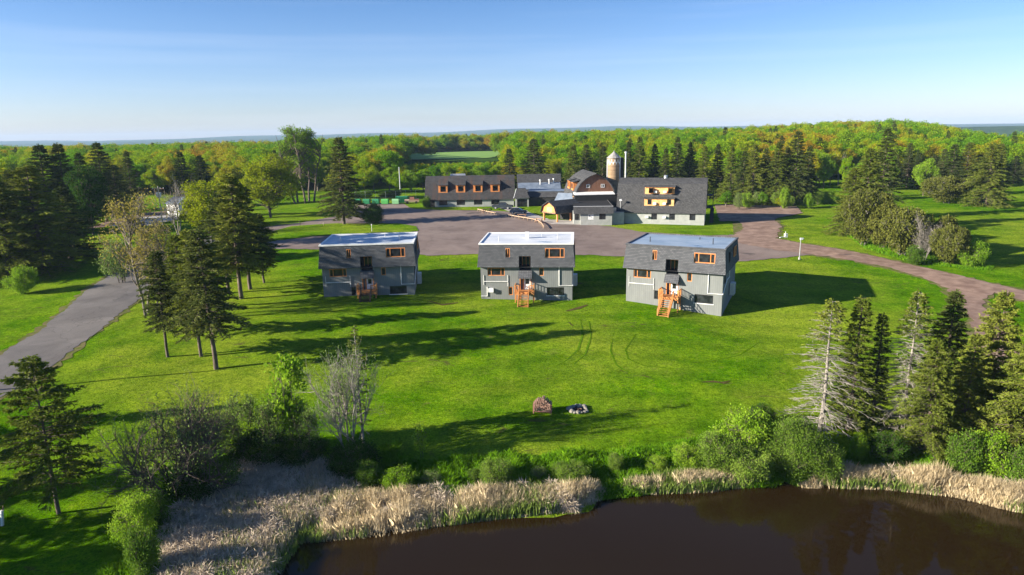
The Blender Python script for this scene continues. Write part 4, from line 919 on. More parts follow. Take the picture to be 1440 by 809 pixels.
# small white shed / trailer behind the utility pole
x, y, z = at(236, 303); r = empty('white_shed', (x, y, z), R_(-20), 'small white garage building partly hidden by left trees', 'shed')
q = MB(); q.prism([(0, -1), (0, 3.4), (3, 4.9), (6, 3.4), (6, -1)], 0, 4.4); q.build('wall', M['white'], r)
q = MB(); q.prism([(-.3, 3.3), (3, 5.0), (6.3, 3.3), (6.3, 3.45), (3, 5.15), (-.3, 3.45)], -.3, 4.7); q.build('roof', M['metalroof'], r)
q = MB(); q.box(.7, 3.6, -.05, .0, -.4, 2.3)
for i in range(4): q.box(.7, 3.6, -.07, -.05, .1+i*.6, .14+i*.6)
q.build('garage_door', M['lamp'], r)
x, y, z = at(257, 306); vehicle((x, y+6, z), R_(4), 'dark car parked beside the small white garage', 'car', M['carblue'])
# light roof behind the long barn
r = empty('far_shed', (-19.5, 232, 4.0), R_(10), 'pale roofed shed showing behind the long barn', 'shed')
q = MB(); q.prism([(0, -1), (0, 5.2), (3, 7.2), (6, 5.2), (6, -1)], 0, 4.5); q.build('wall', M['siding'], r)
q = MB(); q.prism([(-.3, 5.1), (3, 7.3), (6.3, 5.1), (6.3, 5.3), (3, 7.5), (-.3, 5.3)], -.3, 4.8); q.build('roof', M['metal'], r)
# firewood rack and fire ring on the lawn
x, y, z = at(763, 580); r = empty('firewood_rack', (x, y, z), R_(-8), 'rusty brown firewood rack filled with logs on the lawn', 'firewood rack')
q = MB()
for s_ in (-.85, .85):
    for y_ in (-.35, .35): q.bar((s_, y_, -.05), (s_, y_, .95), .09, .09)
    q.bar((s_, -.35, .2), (s_, .35, .2), .08, .08); q.bar((s_, -.35, .92), (s_, .35, .92), .08, .08)
for y_ in (-.3, .3): q.box(-.85, .85, y_-.04, y_+.04, .16, .24)
q.build('frame', M['rust'], r)
rr_ = random.Random(3); q = MB()
for i in range(9):
    for j in range(9):
        cx, cz = -.72+i*.18+rr_.uniform(-.03, .03), .33+j*.165+rr_.uniform(-.02, .02)
        if cz > 1.5-.75*abs(cx)**2: continue
        q.tube([(cx, -.42+rr_.uniform(-.06, .06), cz), (cx+rr_.uniform(-.04, .04), .42+rr_.uniform(-.05, .05), cz)], rr_.uniform(.07, .1), 6)
q.build('logs', M['logs'], r)
x, y, z = at(813, 577); r = empty('fire_ring', (x, y, z), 0, 'ring of pale stones round a fire pit on the lawn', 'fire pit')
for i in range(15):
    a = 2*math.pi*i/15; bm = bmesh.new(); bmesh.ops.create_icosphere(bm, subdivisions=2, radius=.22*rr_.uniform(.55, 1.35))
    for v in bm.verts: v.co += Vector((rr_.uniform(-1, 1), rr_.uniform(-1, 1), rr_.uniform(-1, 1)))*.03; v.co.z *= .75
    me = bpy.data.meshes.new('stone'); bm.to_mesh(me); bm.free(); me.materials.append(M['rock']); s_ = obj('stone', me, r); rr0 = .85+rr_.uniform(-.16, .12); s_.location = (math.cos(a)*rr0, math.sin(a)*rr0, .08+rr_.uniform(-.03, .06))
q = MB(); q.face([(math.cos(a)*.8, math.sin(a)*.8, .05) for a in [2*math.pi*i/16 for i in range(16)]]); q.build('ash', M['dark'], r)
q = MB()
for a in (0.3, 1.5, 2.6): q.tube([(math.cos(a)*.4, math.sin(a)*.4, .12), (-math.cos(a)*.4, -math.sin(a)*.4, .22)], .06, 7)
q.build('charred_logs', M['darkwood'], r)
# small marker flag and picnic thing near the shrubs
# ------------------------------------------------------------------ trees: mesh generators (numpy)
def unit(v): return v/np.maximum(np.linalg.norm(v, axis=-1, keepdims=True), 1e-9)
def rhombs(P, D, Ln, Wd, g, fold=.0):
    """leaf/needle cards: base P, direction D, length, width -> verts, faces"""
    n = len(P); D = unit(D); R = unit(np.cross(D, g.normal(size=(n, 3)))); Ln = np.broadcast_to(Ln, (n,))[:, None]; Wd = np.broadcast_to(Wd, (n,))[:, None]
    mid = P+D*Ln*.45
    V = np.stack([P, mid+R*Wd*.5, P+D*Ln, mid-R*Wd*.5], 1).reshape(-1, 3)
    return V, np.arange(4*n).reshape(n, 4)
def tubes(A, B, ra, rb, k=3):
    """many little tapered sticks from A to B"""
    n = len(A); d = unit(B-A); h = np.where(np.abs(d[:, 2:3]) < .9, np.array([[0, 0, 1.]]), np.array([[1., 0, 0]])); u = unit(np.cross(d, h)); w_ = np.cross(d, u)
    ang = np.arange(k)*2*np.pi/k; c = np.cos(ang)[None, :, None]; s = np.sin(ang)[None, :, None]
    ring = c*u[:, None]+s*w_[:, None]
    V = np.concatenate([A[:, None]+ring*np.asarray(ra).reshape(-1, 1, 1), B[:, None]+ring*np.asarray(rb).reshape(-1, 1, 1)], 1).reshape(-1, 3)
    o = (np.arange(n)*2*k)[:, None]; F = []
    for j in range(k): F.append(np.concatenate([o+j, o+(j+1) % k, o+k+(j+1) % k, o+k+j], 1))
    return V, np.concatenate(F)
def merge(parts):
    V = []; F = []; off = 0
    for v, f in parts: V.append(v); F.append(f+off); off += len(v)
    return np.concatenate(V), np.concatenate(F)
def polyline_tube(pts, rad, k=7):
    pts = np.asarray(pts, float); return tubes(pts[:-1], pts[1:], np.asarray(rad[:-1]), np.asarray(rad[1:]), k)
def conifer(seed, H=14., R=3.2, base=.12, nbr=230, shape=.8, card=.42, dens=1.0, droop=.22, leaf='spruce', bark='bark', bare=0., top_green=None, ragged=.25, rise=.25):
    g = np.random.default_rng(seed)
    # trunk
    zz = np.linspace(-.6, H*.985, 9); wob = np.cumsum(g.normal(0, .03, (9, 2)), 0); wob[0] = 0
    tp = np.concatenate([wob, zz[:, None]], 1); tr = np.maximum(.02, H*.0145*(1-np.linspace(0, 1, 9))**.8+.015)
    TV = [polyline_tube(tp, tr, 8)]
    hh = np.linspace(0, .985, nbr)**.92; nw = max(8, int(H*(1-base)/.55)); hh = np.where(hh < .9, (np.floor(hh*nw)+.5)/nw+g.normal(0, .30/nw, nbr), hh); hh = base+(1-base)*np.clip(hh, 0, .99)
    az = np.arange(nbr)*2.39996+g.normal(0, .3, nbr)
    prof = (1-hh)**shape; low = np.clip((hh-base)/.10, .0, 1)*.35+.65
    side = 1+ragged*.8*np.sin(az*1+seed)*np.sin(hh*9+seed)
    r = R*prof*low*np.clip(g.normal(1, ragged, nbr), .45, 1.5)*side+.12
    dirv = np.stack([np.cos(az), np.sin(az), np.zeros(nbr)], 1)
    z0 = hh*H; cx = np.stack([np.interp(z0, zz, tp[:, i]) for i in (0, 1)], 1)
    rs = rise*(hh-.35)*1.6+.05; dr = droop*(1.25-hh)
    def bp(i, s):
        return np.concatenate([cx[i], z0[i][:, None]], 1)+dirv[i]*(r[i]*s)[:, None]+np.array([0, 0, 1.])*((rs[i]*s-dr[i]*s**2)*r[i])[:, None]
    I = np.arange(nbr)
    for s0, s1 in ((0, .35), (.35, .7), (.7, 1)):
        TV.append(tubes(bp(I, np.full(nbr, s0)), bp(I, np.full(nbr, s1)), .006*H*(.35+prof)*(1-s0*.8)*.55, .006*H*(.35+prof)*(1-s1*.85)*.55, 3))
    # sprays
    cnt = np.maximum(4, (r*9*dens+3)).astype(int); ii = np.repeat(I, cnt); n = len(ii)
    s = g.uniform(.12, 1.02, n)**.75
    P = bp(ii, s); sd_ = np.where(g.random(n) < .5, 1, -1)*g.uniform(.25, 1.15, n)
    d0 = dirv[ii]; perp = np.stack([-d0[:, 1], d0[:, 0], np.zeros(n)], 1)
    D = unit(d0*np.cos(sd_)[:, None]+perp*np.sin(sd_)[:, None]+np.array([0, 0, 1.])*(g.normal(-.10, .12, n))[:, None])
    ln = (.16*r[ii]+.35)*g.uniform(.5, 1.2, n)*(1.15-.5*s)
    kept = np.ones(n, bool)
    if bare: kept = g.random(n) > bare*np.clip(1.6*(.93-hh[ii])/.5, 0, 1)
    TWA = P[::2]; TWB = (P+D*ln[:, None])[::2]; TV.append(tubes(TWA, TWB, np.full(len(TWA), .012 if not bare else .022), np.full(len(TWA), .006), 3))
    sub = 7; card = card*.78; Q = []; DD = []; LL = []
    P, D, ln = P[kept], D[kept], ln[kept]; n = len(P)
    for k in range(sub):
        t_ = (k+g.random(n))/sub; Q.append(P+D*(ln*t_)[:, None]+g.normal(0, .03, (n, 3))); DD.append(D+g.normal(0, .38, (n, 3))*np.array([1, 1, .7])-np.array([0, 0, .12])); LL.append(card*g.uniform(.6, 1.25, n)*(1.1-.35*t_))
    # leader tip
    Q = np.concatenate(Q); DD = np.concatenate(DD); LL = np.concatenate(LL)
    nt_ = 70; th = g.uniform(.93, 1.0, nt_); Q = np.concatenate([Q, np.stack([g.normal(0, .04, nt_), g.normal(0, .04, nt_), th*H], 1)]); DD = np.concatenate([DD, g.normal(0, .5, (nt_, 3))+np.array([0, 0, .9])]); LL = np.concatenate([LL, np.full(nt_, card*.8)])
    CV, CF = rhombs(Q, DD, LL, LL*.34, g)
    tv, tf = merge(TV)
    return mesh_np('trunk', tv, tf, [M[bark]]), mesh_np('crown', CV, CF, [M[leaf]]), H, R
def broadleaf(seed, H=13., R=4.5, base=.3, lobes=46, per=150, leaf='spring', bark='bark', size=.34, ntr=1, up=.55, lr=.26, sparse=False, spread=.5, squash=1.0, trunk_r=None, fine=True, foot=.09):
    g = np.random.default_rng(seed)
    cz = H*(base+1)/2; rz = H*(1-base)/2
    # lobe centres fill an egg
    u = unit(g.normal(size=(lobes, 3))); rad = g.uniform(.35, 1, lobes)**.45*.80; c = u*rad[:, None]
    c = c*np.array([R, R, rz])*np.array([1, 1, squash])+np.array([0, 0, cz]); c[:, :2] *= (1+.25*np.sin(c[:, 2:3]*1.3+seed)); 
    c[:, 0] += R*.12*math.sin(seed); lrad = R*lr*g.uniform(.65, 1.35, lobes)
    TV = []; tr0 = trunk_r or H*.018
    stems = []
    for k in range(ntr):
        a = 2*np.pi*k/ntr+seed; b0 = np.array([math.cos(a), math.sin(a), 0])*(foot*R if ntr > 1 else 0); off = np.array([math.cos(a), math.sin(a), 0])*(spread*R*.6 if ntr > 1 else .05*R)
        zz = np.linspace(0, 1, 7)[:, None]; pts = b0+off*zz**1.3+np.array([0, 0, 1.])*(H*(.82)*zz-.5*(zz == 0)); pts[:, :2] += np.cumsum(g.normal(0, .012*H, (7, 2)), 0)*(zz > 0)
        TV.append(polyline_tube(pts, tr0*(1-.88*zz[:, 0])*(1 if ntr == 1 else .7), 8)); stems.append(pts)
    for i in range(lobes):
        st = stems[i % ntr]; zt = max(H*base*.75, c[i, 2]-H*.22*g.uniform(.6, 1.3)); zt = min(zt, H*.8)
        p0 = np.array([np.interp(zt, st[:, 2], st[:, j]) for j in range(3)]); mid = (p0+c[i])/2+np.array([0, 0, -.02*H])+g.normal(0, .02*H, 3)
        r0 = tr0*.30*g.uniform(.6, 1.2); TV.append(polyline_tube([p0, mid, c[i]], [r0, r0*.6, r0*.28], 4))
    nt_ = lobes*(10 if fine else 4); li = np.repeat(np.arange(lobes), nt_//lobes); tips = c[li]+unit(g.normal(size=(len(li), 3))+np.array([0, 0, .4]))*lrad[li][:, None]*g.uniform(.6, 1.15, (len(li), 1))
    TV.append(tubes(c[li], tips, np.full(len(li), tr0*.06+.008), np.full(len(li), .006), 3))
    n = lobes*per; li = np.repeat(np.arange(lobes), per)
    d = unit(g.normal(size=(n, 3))); rr = g.uniform(.2, 1, n)**.5
    if sparse: rr = g.uniform(.3, 1.25, n)
    P = c[li]+d*(lrad[li]*rr)[:, None]*np.array([1.1, 1.1, .85])
    LL = size*g.uniform(.55, 1.3, n)
    CV, CF = rhombs(P, d*.6+g.normal(0, .7, (n, 3))+np.array([0, 0, .1]), LL, LL*.75, g)
    tv, tf = merge(TV)
    return mesh_np('trunk', tv, tf, [M[bark]]), mesh_np('crown', CV, CF, [M[leaf]]), H, R
def bare_tree(seed, H=9., R=4., leaf='twigleaf', bark='greybark', nleaf=900, size=.16, stems=5, levels=4, tr=.12, lean=.35, twig=.8, kids=(3, 6), fan=.62):
    g = np.random.default_rng(seed); segs = []; tips = []
    def grow(p, d, L_, r, lv):
        n = 4; q = p.copy(); pts = [q.copy()]
        for k in range(n):
            d = unit(d+g.normal(0, .13, 3)+np.array([0, 0, .05])); q = q+d*L_/n; pts.append(q.copy())
            segs.append((pts[-2], pts[-1], r*(1-.6*k/n), r*(1-.6*(k+1)/n)))
            if lv > 0 and k > 0:
                for _ in range(g.integers(*kids)//(1 if k < n-1 else 1)//1 if lv > 1 else g.integers(2, 4)):
                    if g.random() < .62:
                        nd = unit(d+g.normal(0, fan, 3)+np.array([0, 0, .18])); grow(q, nd, L_*g.uniform(.42, .68), max(.009, r*.45), lv-1)
        tips.append(q)
    for s in range(stems):
        a = 2*np.pi*s/stems+seed; ln = lean*g.uniform(.4, 1.3) if stems > 1 else .05
        grow(np.array([.15*math.cos(a), .15*math.sin(a), -.3]), unit(np.array([math.cos(a)*ln, math.sin(a)*ln, 1.])), H*g.uniform(.55, .8), tr*g.uniform(.7, 1.1), levels-1)
    A = np.array([s[0] for s in segs]); B = np.array([s[1] for s in segs]); ra = np.array([s[2] for s in segs]); rb = np.array([s[3] for s in segs])
    sc = H/max(B[:, 2].max(), 1e-3); rx = np.percentile(np.hypot(B[:, 0], B[:, 1]), 98); sx = R/rx
    S = np.array([sx, sx, sc]); A *= S; B *= S
    k = len(A); V, Fc = tubes(A, B, ra, rb, 4 if k < 9000 else 3)
    T = np.array(tips)*S; li = g.integers(0, len(T), nleaf); P = T[li]+g.normal(0, .22, (nleaf, 3)); LL = size*g.uniform(.6, 1.4, nleaf)
    CV, CF = rhombs(P, g.normal(size=(nleaf, 3)), LL, LL*.6, g)
    return mesh_np('trunk', V, Fc, [M[bark]]), mesh_np('crown', CV, CF, [M[leaf]]), H, R
def shrub(seed, H=2.6, R=1.8, leaf='greenleaf', lobes=34, per=150, size=.15, sparse=False):
    return broadleaf(seed, H, R, .02, int(lobes*1.5), int(per*1.25), leaf, 'bark', size*.72, 4, lr=.25, sparse=True, spread=1.0, trunk_r=.05, squash=1.05)

PROTO = {}
def proto(key, fn): PROTO[key] = fn
CN = dict(
 spruce_a=lambda: conifer(1, 16, 3.4, .10, 250, .78, .40, leaf='spruce', ragged=.22),
 spruce_b=lambda: conifer(2, 16, 3.0, .06, 250, .85, .40, leaf='spruce', ragged=.30),
 spruce_c=lambda: conifer(3, 16, 3.8, .04, 260, .72, .42, leaf='spruce_olive', ragged=.25),
 spruce_low=lambda: conifer(4, 13, 2.7, .28, 230, .66, .36, leaf='spruce', ragged=.35, droop=.3, dens=1.0),
 spruce_low2=lambda: conifer(14, 13, 2.9, .23, 240, .66, .36, leaf='spruce_olive', ragged=.3, droop=.28, dens=1.1),
 spruce_open=lambda: conifer(5, 12, 4.2, .20, 150, .62, .42, leaf='spruce_olive', ragged=.3, droop=.12, rise=.35, dens=.9),
 narrow=lambda: conifer(6, 13, 1.5, .05, 240, .8, .30, leaf='spruce_olive', ragged=.2),
 narrow_dark=lambda: conifer(7, 13, 1.1, .04, 230, .75, .28, leaf='spruce', ragged=.2),
 thin=lambda: conifer(15, 12, 1.6, .25, 90, .6, .26, leaf='spruce_olive', bark='greybark', ragged=.35, dens=.7, bare=.4),
 dead=lambda: conifer(8, 12, 3.0, .05, 210, .72, .30, leaf='spruce_olive', bark='greybark', bare=1.0, ragged=.3, droop=.30, dens=.9),
 dead2=lambda: conifer(9, 12, 3.2, .05, 270, .70, .30, leaf='spruce_olive', bark='greybark', bare=.93, ragged=.22, droop=.34, dens=1.1),
 olive_big=lambda: conifer(10, 13, 3.6, .03, 300, .66, .36, leaf='spruce_olive', ragged=.22, dens=1.1),
 oak_a=lambda: broadleaf(21, 14, 4.6, .22, 60, 150, 'spring', size=.36),
 oak_b=lambda: broadleaf(22, 14, 4.0, .18, 55, 150, 'spring', size=.34),
 oak_c=lambda: broadleaf(23, 13, 5.0, .2, 70, 140, 'spring', size=.38),
 oak_d=lambda: broadleaf(24, 14, 3.4, .15, 50, 130, 'spring', 'palebark', size=.32, sparse=True),
 lime=lambda: broadleaf(25, 11, 4.0, .15, 60, 170, 'limeleaf', size=.28),
 maple=lambda: broadleaf(26, 12, 5.4, .14, 110, 190, 'yellowleaf', size=.26, lr=.2),
 yellow=lambda: broadleaf(27, 11, 4.2, .2, 70, 150, 'yellowleaf', size=.26, lr=.2, sparse=True),
 dark_round=lambda: broadleaf(28, 12, 4.0, .08, 90, 190, 'darkleaf', size=.26, lr=.24),
 poplar=lambda: broadleaf(29, 26, 5.6, .36, 170, 75, 'poplarleaf', 'bark', .34, 5, lr=.17, sparse=True, spread=.75, trunk_r=.40, foot=.42),
 budding=lambda: broadleaf(30, 13, 4.2, .28, 75, 45, 'budleaf', 'palebark', .20, 2, lr=.24, sparse=True, spread=.8, trunk_r=.24),
 bare_big=lambda: bare_tree(31, 11, 4.2, 'budleaf', 'greybark', 500, .15, 3, 4, .16, .3),
 bare_shrub=lambda: bare_tree(32, 6, 5.2, 'paleleaf', 'bark', 5200, .13, 13, 4, .15, .75, fan=.7),
 bare_tall=lambda: bare_tree(33, 8.5, 3.4, 'paleleaf', 'greybark', 3200, .12, 4, 4, .12, .22, fan=.62),
 bare_round=lambda: bare_tree(34, 4.2, 2.6, 'twigleaf', 'greybark', 500, .12, 8, 4, .07, .6),
 bush_green=lambda: shrub(41, 2.4, 1.7, 'greenleaf'),
 bush_pale=lambda: shrub(42, 2.8, 2.1, 'bankleaf', 46, 190, .14),
 bush_lime=lambda: shrub(43, 2.3, 1.6, 'limeleaf', 34, 170, .14),
 bush_big=lambda: shrub(44, 4.2, 3.4, 'bankleaf', 95, 260, .15),
 bush_dark=lambda: shrub(45, 2.6, 2.0, 'darkleaf', 44, 170, .15),
 bush_bud=lambda: shrub(46, 3.2, 1.6, 'paleleaf', 34, 60, .13, True),
 sapling=lambda: broadleaf(47, 3.6, .9, .18, 22, 60, 'limeleaf', 'bark', .17, 2, lr=.34, sparse=True, trunk_r=.04),
 juniper=lambda: broadleaf(48, 4.5, 2.8, .03, 90, 170, 'juniper', 'greybark', .20, 3, lr=.22, trunk_r=.10, spread=1.0),
 juniper2=lambda: broadleaf(49, 5.0, 2.2, .02, 70, 170, 'juniper', 'bark', .20, 2, lr=.24, trunk_r=.09, spread=.8),
)
BUILT = {}
NAMES = dict(thin='spruce_tree', spruce='spruce_tree', narrow='spruce_tree', dead='dead_spruce', olive='spruce_tree', oak='broadleaf_tree', lime='broadleaf_tree', maple='maple_tree', yellow='broadleaf_tree', dark='broadleaf_tree', poplar='poplar_tree',
             budding='budding_tree', bare='bare_tree', bush='bush', sapling='sapling', juniper='juniper')
prn = random.Random(11)
def plant(kind, x, y, z, h, r=None, label=None, cat='tree', group=None, rz=None, lean=0):
    """one tree = empty at its foot + trunk + crown; repeats share the mesh data"""
    if kind not in BUILT: BUILT[kind] = CN[kind]()
    tm, cm, H, R = BUILT[kind]
    o = empty('bare_shrub' if kind in ('bare_shrub', 'bare_round') else NAMES[kind.split('_')[0].rstrip('2')], (x, y, z), rz if rz is not None else prn.uniform(0, 6.28), label, cat, group)
    s = h/H; sr = (r/R) if r else s*prn.uniform(.88, 1.12)
    o.scale = (sr, sr, s)
    if lean: o.rotation_euler = (prn.uniform(-lean, lean), prn.uniform(-lean, lean), o.rotation_euler.z)
    obj('stem' if cat == 'bush' else 'trunk', tm, o); obj('leaves' if cat == 'bush' else 'crown', cm, o)
    return o
def tree(kind, bx, by, ty, wpx=None, label=None, cat='tree', group=None, rz=None):
    """foot seen at (bx, by), top at height ty, width in photograph pixels"""
    x, y, z = at(bx, by); h = xz_at(bx, ty, y)[1]-z
    r = wpx*y/FOC/2 if wpx else None
    return plant(kind, x, y, z, h, r, label, cat, group, rz)
def treeY(kind, px, Y, ty, wpx=None, label=None, cat='tree', group=None):
    x, top = xz_at(px, ty, Y); z = gz(x, Y); r = wpx*Y/FOC/2 if wpx else None
    if top-z < 2: return None
    return plant(kind, x, Y, z, top-z, r, label, cat, group)

# right foreground, by the pond
GP = 'tall conifers on the pond bank'
tree('dead', 1152, 606, 421, 112, 'grey dying spruce with green tip, leftmost conifer on the pond bank')
tree('narrow', 1192, 604, 416, 62, 'slender green spruce between the leftmost dying spruce and the narrow dark one')
tree('narrow_dark', 1226, 600, 441, 34, 'very narrow dark spruce just left of second grey dying spruce')
tree('dead2', 1268, 606, 409, 96, 'broad grey dying spruce with olive top, in the middle of the pond bank conifers')
tree('spruce_b', 1322, 596, 409, 96, 'dark green full spruce right of the broad grey dying spruce')
tree('olive_big', 1300, 640, 478, 86, 'lower olive spruce in front of the dark full spruce on the pond bank')
tree('olive_big', 1385, 612, 410, 96, 'tall olive green spruce second from the right edge above the pond')
tree('spruce_c', 1352, 628, 470, 84, 'shorter olive spruce nestled between two taller ones on the pond bank')
tree('olive_big', 1440, 660, 440, 130, 'broad sunlit olive spruce cut by the right edge above the pond')
tree('spruce_c', 1500, 640, 430, 120, 'spruce standing outside the right edge of the photo by the pond')
# bushes along right bank
BG = 'leafy bushes on the right pond bank'
for k, (kd, bx, by, ty, w_, lb) in enumerate([
    ('bush_big', 1114, 666, 590, 98, 'large round bright green bush below the leftmost dying spruce'),
    ('bush_lime', 1040, 642, 578, 92, 'lime green bush at the lawn corner left of the conifers'),
    ('bush_dark', 1068, 600, 570, 44, 'small dark bush behind the lime green bush'),
    ('bush_pale', 1010, 668, 612, 76, 'pale green bush at left end of the right bank bushes'),
    ('bush_pale', 1050, 682, 630, 78, 'pale grey green willow bush at the water below the lime bush'),
    ('bush_pale', 1160, 676, 622, 60, 'pale bush at the water right of the large round bush'),
    ('bush_lime', 1206, 650, 612, 26, 'small lime bush alone in the shade between bank conifers'),
    ('bush_dark', 1240, 646, 610, 60, 'dark low bush in shade under the broad dying spruce'),
    ('bush_green', 1352, 668, 606, 66, 'green bush below the shorter olive spruce'),
    ('bush_lime', 1392, 672, 612, 70, 'bright bush below the right conifers, second from right edge'),
    ('bush_green', 1438, 690, 628, 70, 'green bush at the right edge of the bank')]):
    tree(kd, bx, by, ty, w_, lb, 'bush')
# left foreground
tree('spruce_open', 83, 722, 503, 150, 'broad open spruce alone at lower left beside the white marker')
tree('spruce_low', 236, 502, 352, 62, 'slim spruce with bare lower trunk, leftmost of the three by the driveway')
tree('spruce_low2', 283, 501, 322, 76, 'spruce with bare lower trunk, second of the three by the driveway')
tree('spruce_low', 304, 519, 322, 96, 'tallest spruce with bare lower trunk, nearest of the three by the driveway')
tree('spruce_low2', 262, 470, 330, 66, 'spruce behind the three bare-trunked spruces by the driveway')
tree('spruce_low2', 340, 420, 244, 92, 'tall dark spruce left of the left cabin')
tree('spruce_low', 352, 407, 262, 76, 'dark spruce just behind the tall one left of the left cabin')
tree('spruce_low', 322, 412, 272, 70, 'dark spruce in the thick of the left cluster')
tree('spruce_low2', 372, 398, 300, 50, 'lower dark spruce nearest the left cabin')
tree('budding', 206, 442, 258, 112, 'tall sparse budding tree with forked trunk beside the driveway')
tree('budding', 228, 452, 300, 76, 'smaller sparse budding tree right of the forked one')
tree('bush_bud', 172, 398, 330, 62, 'yellowish thin low tree at the driveway edge', 'tree')
tree('bare_big', 252, 332, 244, 66, 'grey leafless tree beside the utility pole')
tree('yellow', 300, 345, 246, 78, 'yellow green tree just behind the dark left cluster')
tree('maple', 381, 306, 214, 96, 'large round yellow green maple left of the tall poplar')
tree('poplar', 428, 285, 168, 62, 'very tall poplar with several trunks, highest tree in the picture')
tree('spruce_a', 484, 316, 192, 66, 'tall lone spruce at the edge of car park behind left cabin')
tree('bush_dark', 525, 315, 285, 32, 'dark round bush right of the lone spruce', 'bush')
tree('bush_green', 600, 293, 276, 16, 'small green bush at left end of the long barn', 'bush')
tree('bush_lime', 34, 413, 376, 42, 'small round light green bush on the grass left of the driveway', 'bush')
# dark spruce wood on the left
for k, (kd, bx, by, ty, w_, lb) in enumerate([
    ('spruce_c', 62, 384, 232, 120, 'big shaggy spruce at front of the left spruce stand'),
    ('spruce_c', 14, 392, 250, 110, 'dark spruce at left edge of photo'),
    ('spruce_b', 100, 365, 262, 84, 'dark spruce at right end of the front row of left stand'),
    ('spruce_a', -40, 390, 245, 120, 'spruce outside the left edge of the stand'),
    ('spruce_b', 36, 362, 238, 90, 'dark spruce behind the shaggy one in left stand'),
    ('spruce_a', 74, 330, 203, 70, 'tall dark spruce with pointed top, left of two in back row of left stand'),
    ('spruce_b', 100, 328, 201, 60, 'tall dark spruce with pointed top, right of two in the back row of left stand'),
    ('spruce_a', 125, 318, 214, 44, 'narrow dark spruce between pointed pair and the round dark tree'),
    ('spruce_a', 151, 312, 200, 58, 'tall dark spruce right of the round dark green tree'),
    ('spruce_b', 168, 304, 232, 50, 'shorter dark spruce under the tall one'),
    ('spruce_b', 188, 296, 212, 32, 'narrow spruce alone right of left stand'),
    ('dark_round', 131, 330, 227, 54, 'round dark green broadleaf tree between dark spruces'),
    ('spruce_b', 262, 292, 213, 36, 'narrow dark spruce behind the leafless tree'),
    ('spruce_a', 288, 292, 218, 40, 'dark spruce behind the yellow green tree'),
    ('bare_big', 20, 350, 250, 60, 'grey leafless tree inside the left spruce stand'),
    ('oak_d', 4, 330, 215, 70, 'light leaved tree at left edge behind dark spruces')]):
    tree(kd, bx, by, ty, w_, lb)
# left pond-side thicket
for kd, bx, by, ty, w_, lb, ct in [
    ('bare_shrub', 252, 704, 545, 190, 'wide grey twiggy willow shrub at left of the reed bed', 'bush'),
    ('bare_shrub', 290, 662, 570, 110, 'greyish twiggy shrub right behind the wide willow shrub', 'bush'),
    ('bush_dark', 268, 706, 664, 80, 'dark leafy undergrowth bush at foot of wide willow shrub', 'bush'),
    ('bush_green', 316, 690, 650, 70, 'green bush right of the foot of the wide willow shrub', 'bush'),
    ('bush_bud', 345, 642, 545, 74, 'thin budding shrub right of the wide willow shrub', 'bush'),
    ('bush_bud', 385, 640, 548, 80, 'greyish budding shrub in the middle of thicket', 'bush'),
    ('sapling', 412, 640, 488, 60, 'tall lime green young tree above the thicket', 'tree'),
    ('bush_bud', 430, 644, 560, 60, 'thin budding shrub left of the grey leafless tree', 'bush'),
    ('bush_dark', 366, 648, 612, 100, 'dark low bush in shade in thicket middle', 'bush'),
    ('bush_dark', 420, 650, 616, 80, 'dark low bush in shade right in the thicket', 'bush'),
    ('bare_tall', 492, 652, 478, 112, 'grey leafless tree with pale twigs right in the thicket', 'tree'),
    ('bush_dark', 498, 664, 618, 84, 'dark bush under the grey leafless tree', 'bush'),
    ('thin', 512, 640, 458, 40, 'thin half bare conifer behind the grey leafless tree', 'tree'),
    ('sapling', 593, 646, 594, 28, 'small lime sapling standing in shade on the lawn edge', 'tree'),
    ('bush_lime', 190, 768, 702, 70, 'bright green weeds bush at bottom left bank', 'bush'),
    ('bush_green', 205, 810, 742, 70, 'green bush at bottom edge left of the reeds', 'bush'),
    ('bush_green', 216, 745, 690, 60, 'green low bush between the lawn and the reed bed', 'bush'),
    ('bush_lime', 563, 688, 658, 58, 'light green bush above reeds, leftmost of the mid bank', 'bush'),
    ('bush_bud', 608, 684, 660, 44, 'thin bush above the reeds below the small sapling', 'bush'),
    ('bush_green', 520, 688, 650, 54, 'green bush at right side of the reed bed top', 'bush'),
    ('bush_green', 668, 676, 658, 30, 'small green bush in middle of the reed bank', 'bush'),
    ('bush_pale', 700, 682, 646, 60, 'pale rounded bush above the mid bank reeds', 'bush'),
    ('bush_bud', 758, 674, 656, 34, 'thin half bare bush above the mid bank reeds', 'bush'),
    ('bush_pale', 806, 677, 652, 60, 'wide pale bush toward the right of mid bank', 'bush'),
    ('bush_pale', 866, 664, 638, 28, 'pale thin bush at gap in the reeds', 'bush'),
    ('bush_lime', 922, 660, 642, 34, 'small lime bush above the short reed strip', 'bush'),
    ('bush_lime', 968, 660, 628, 50, 'lime bush at right end of the short reed strip', 'bush')]:
    tree(kd, bx, by, ty, w_, lb, ct)
# trees outside the left edge: they cast the long shadows across the lower lawn
for x, y, h, kd in ((-46, 41, 12, 'spruce_c'), (-52, 46, 13, 'spruce_a'), (-55, 33, 12, 'oak_b'), (-60, 56, 12, 'spruce_b')):
    plant(kd, x, y, gz(x, y), h, None, 'tree outside the left edge of the photo whose shadow falls on the lawn', 'tree', 'trees beyond the left edge')
pl = pole('utility_pole', -110, 560, 10, 'utility pole outside the left edge across the driveway', 'utility pole', .16, 'pole', 0)

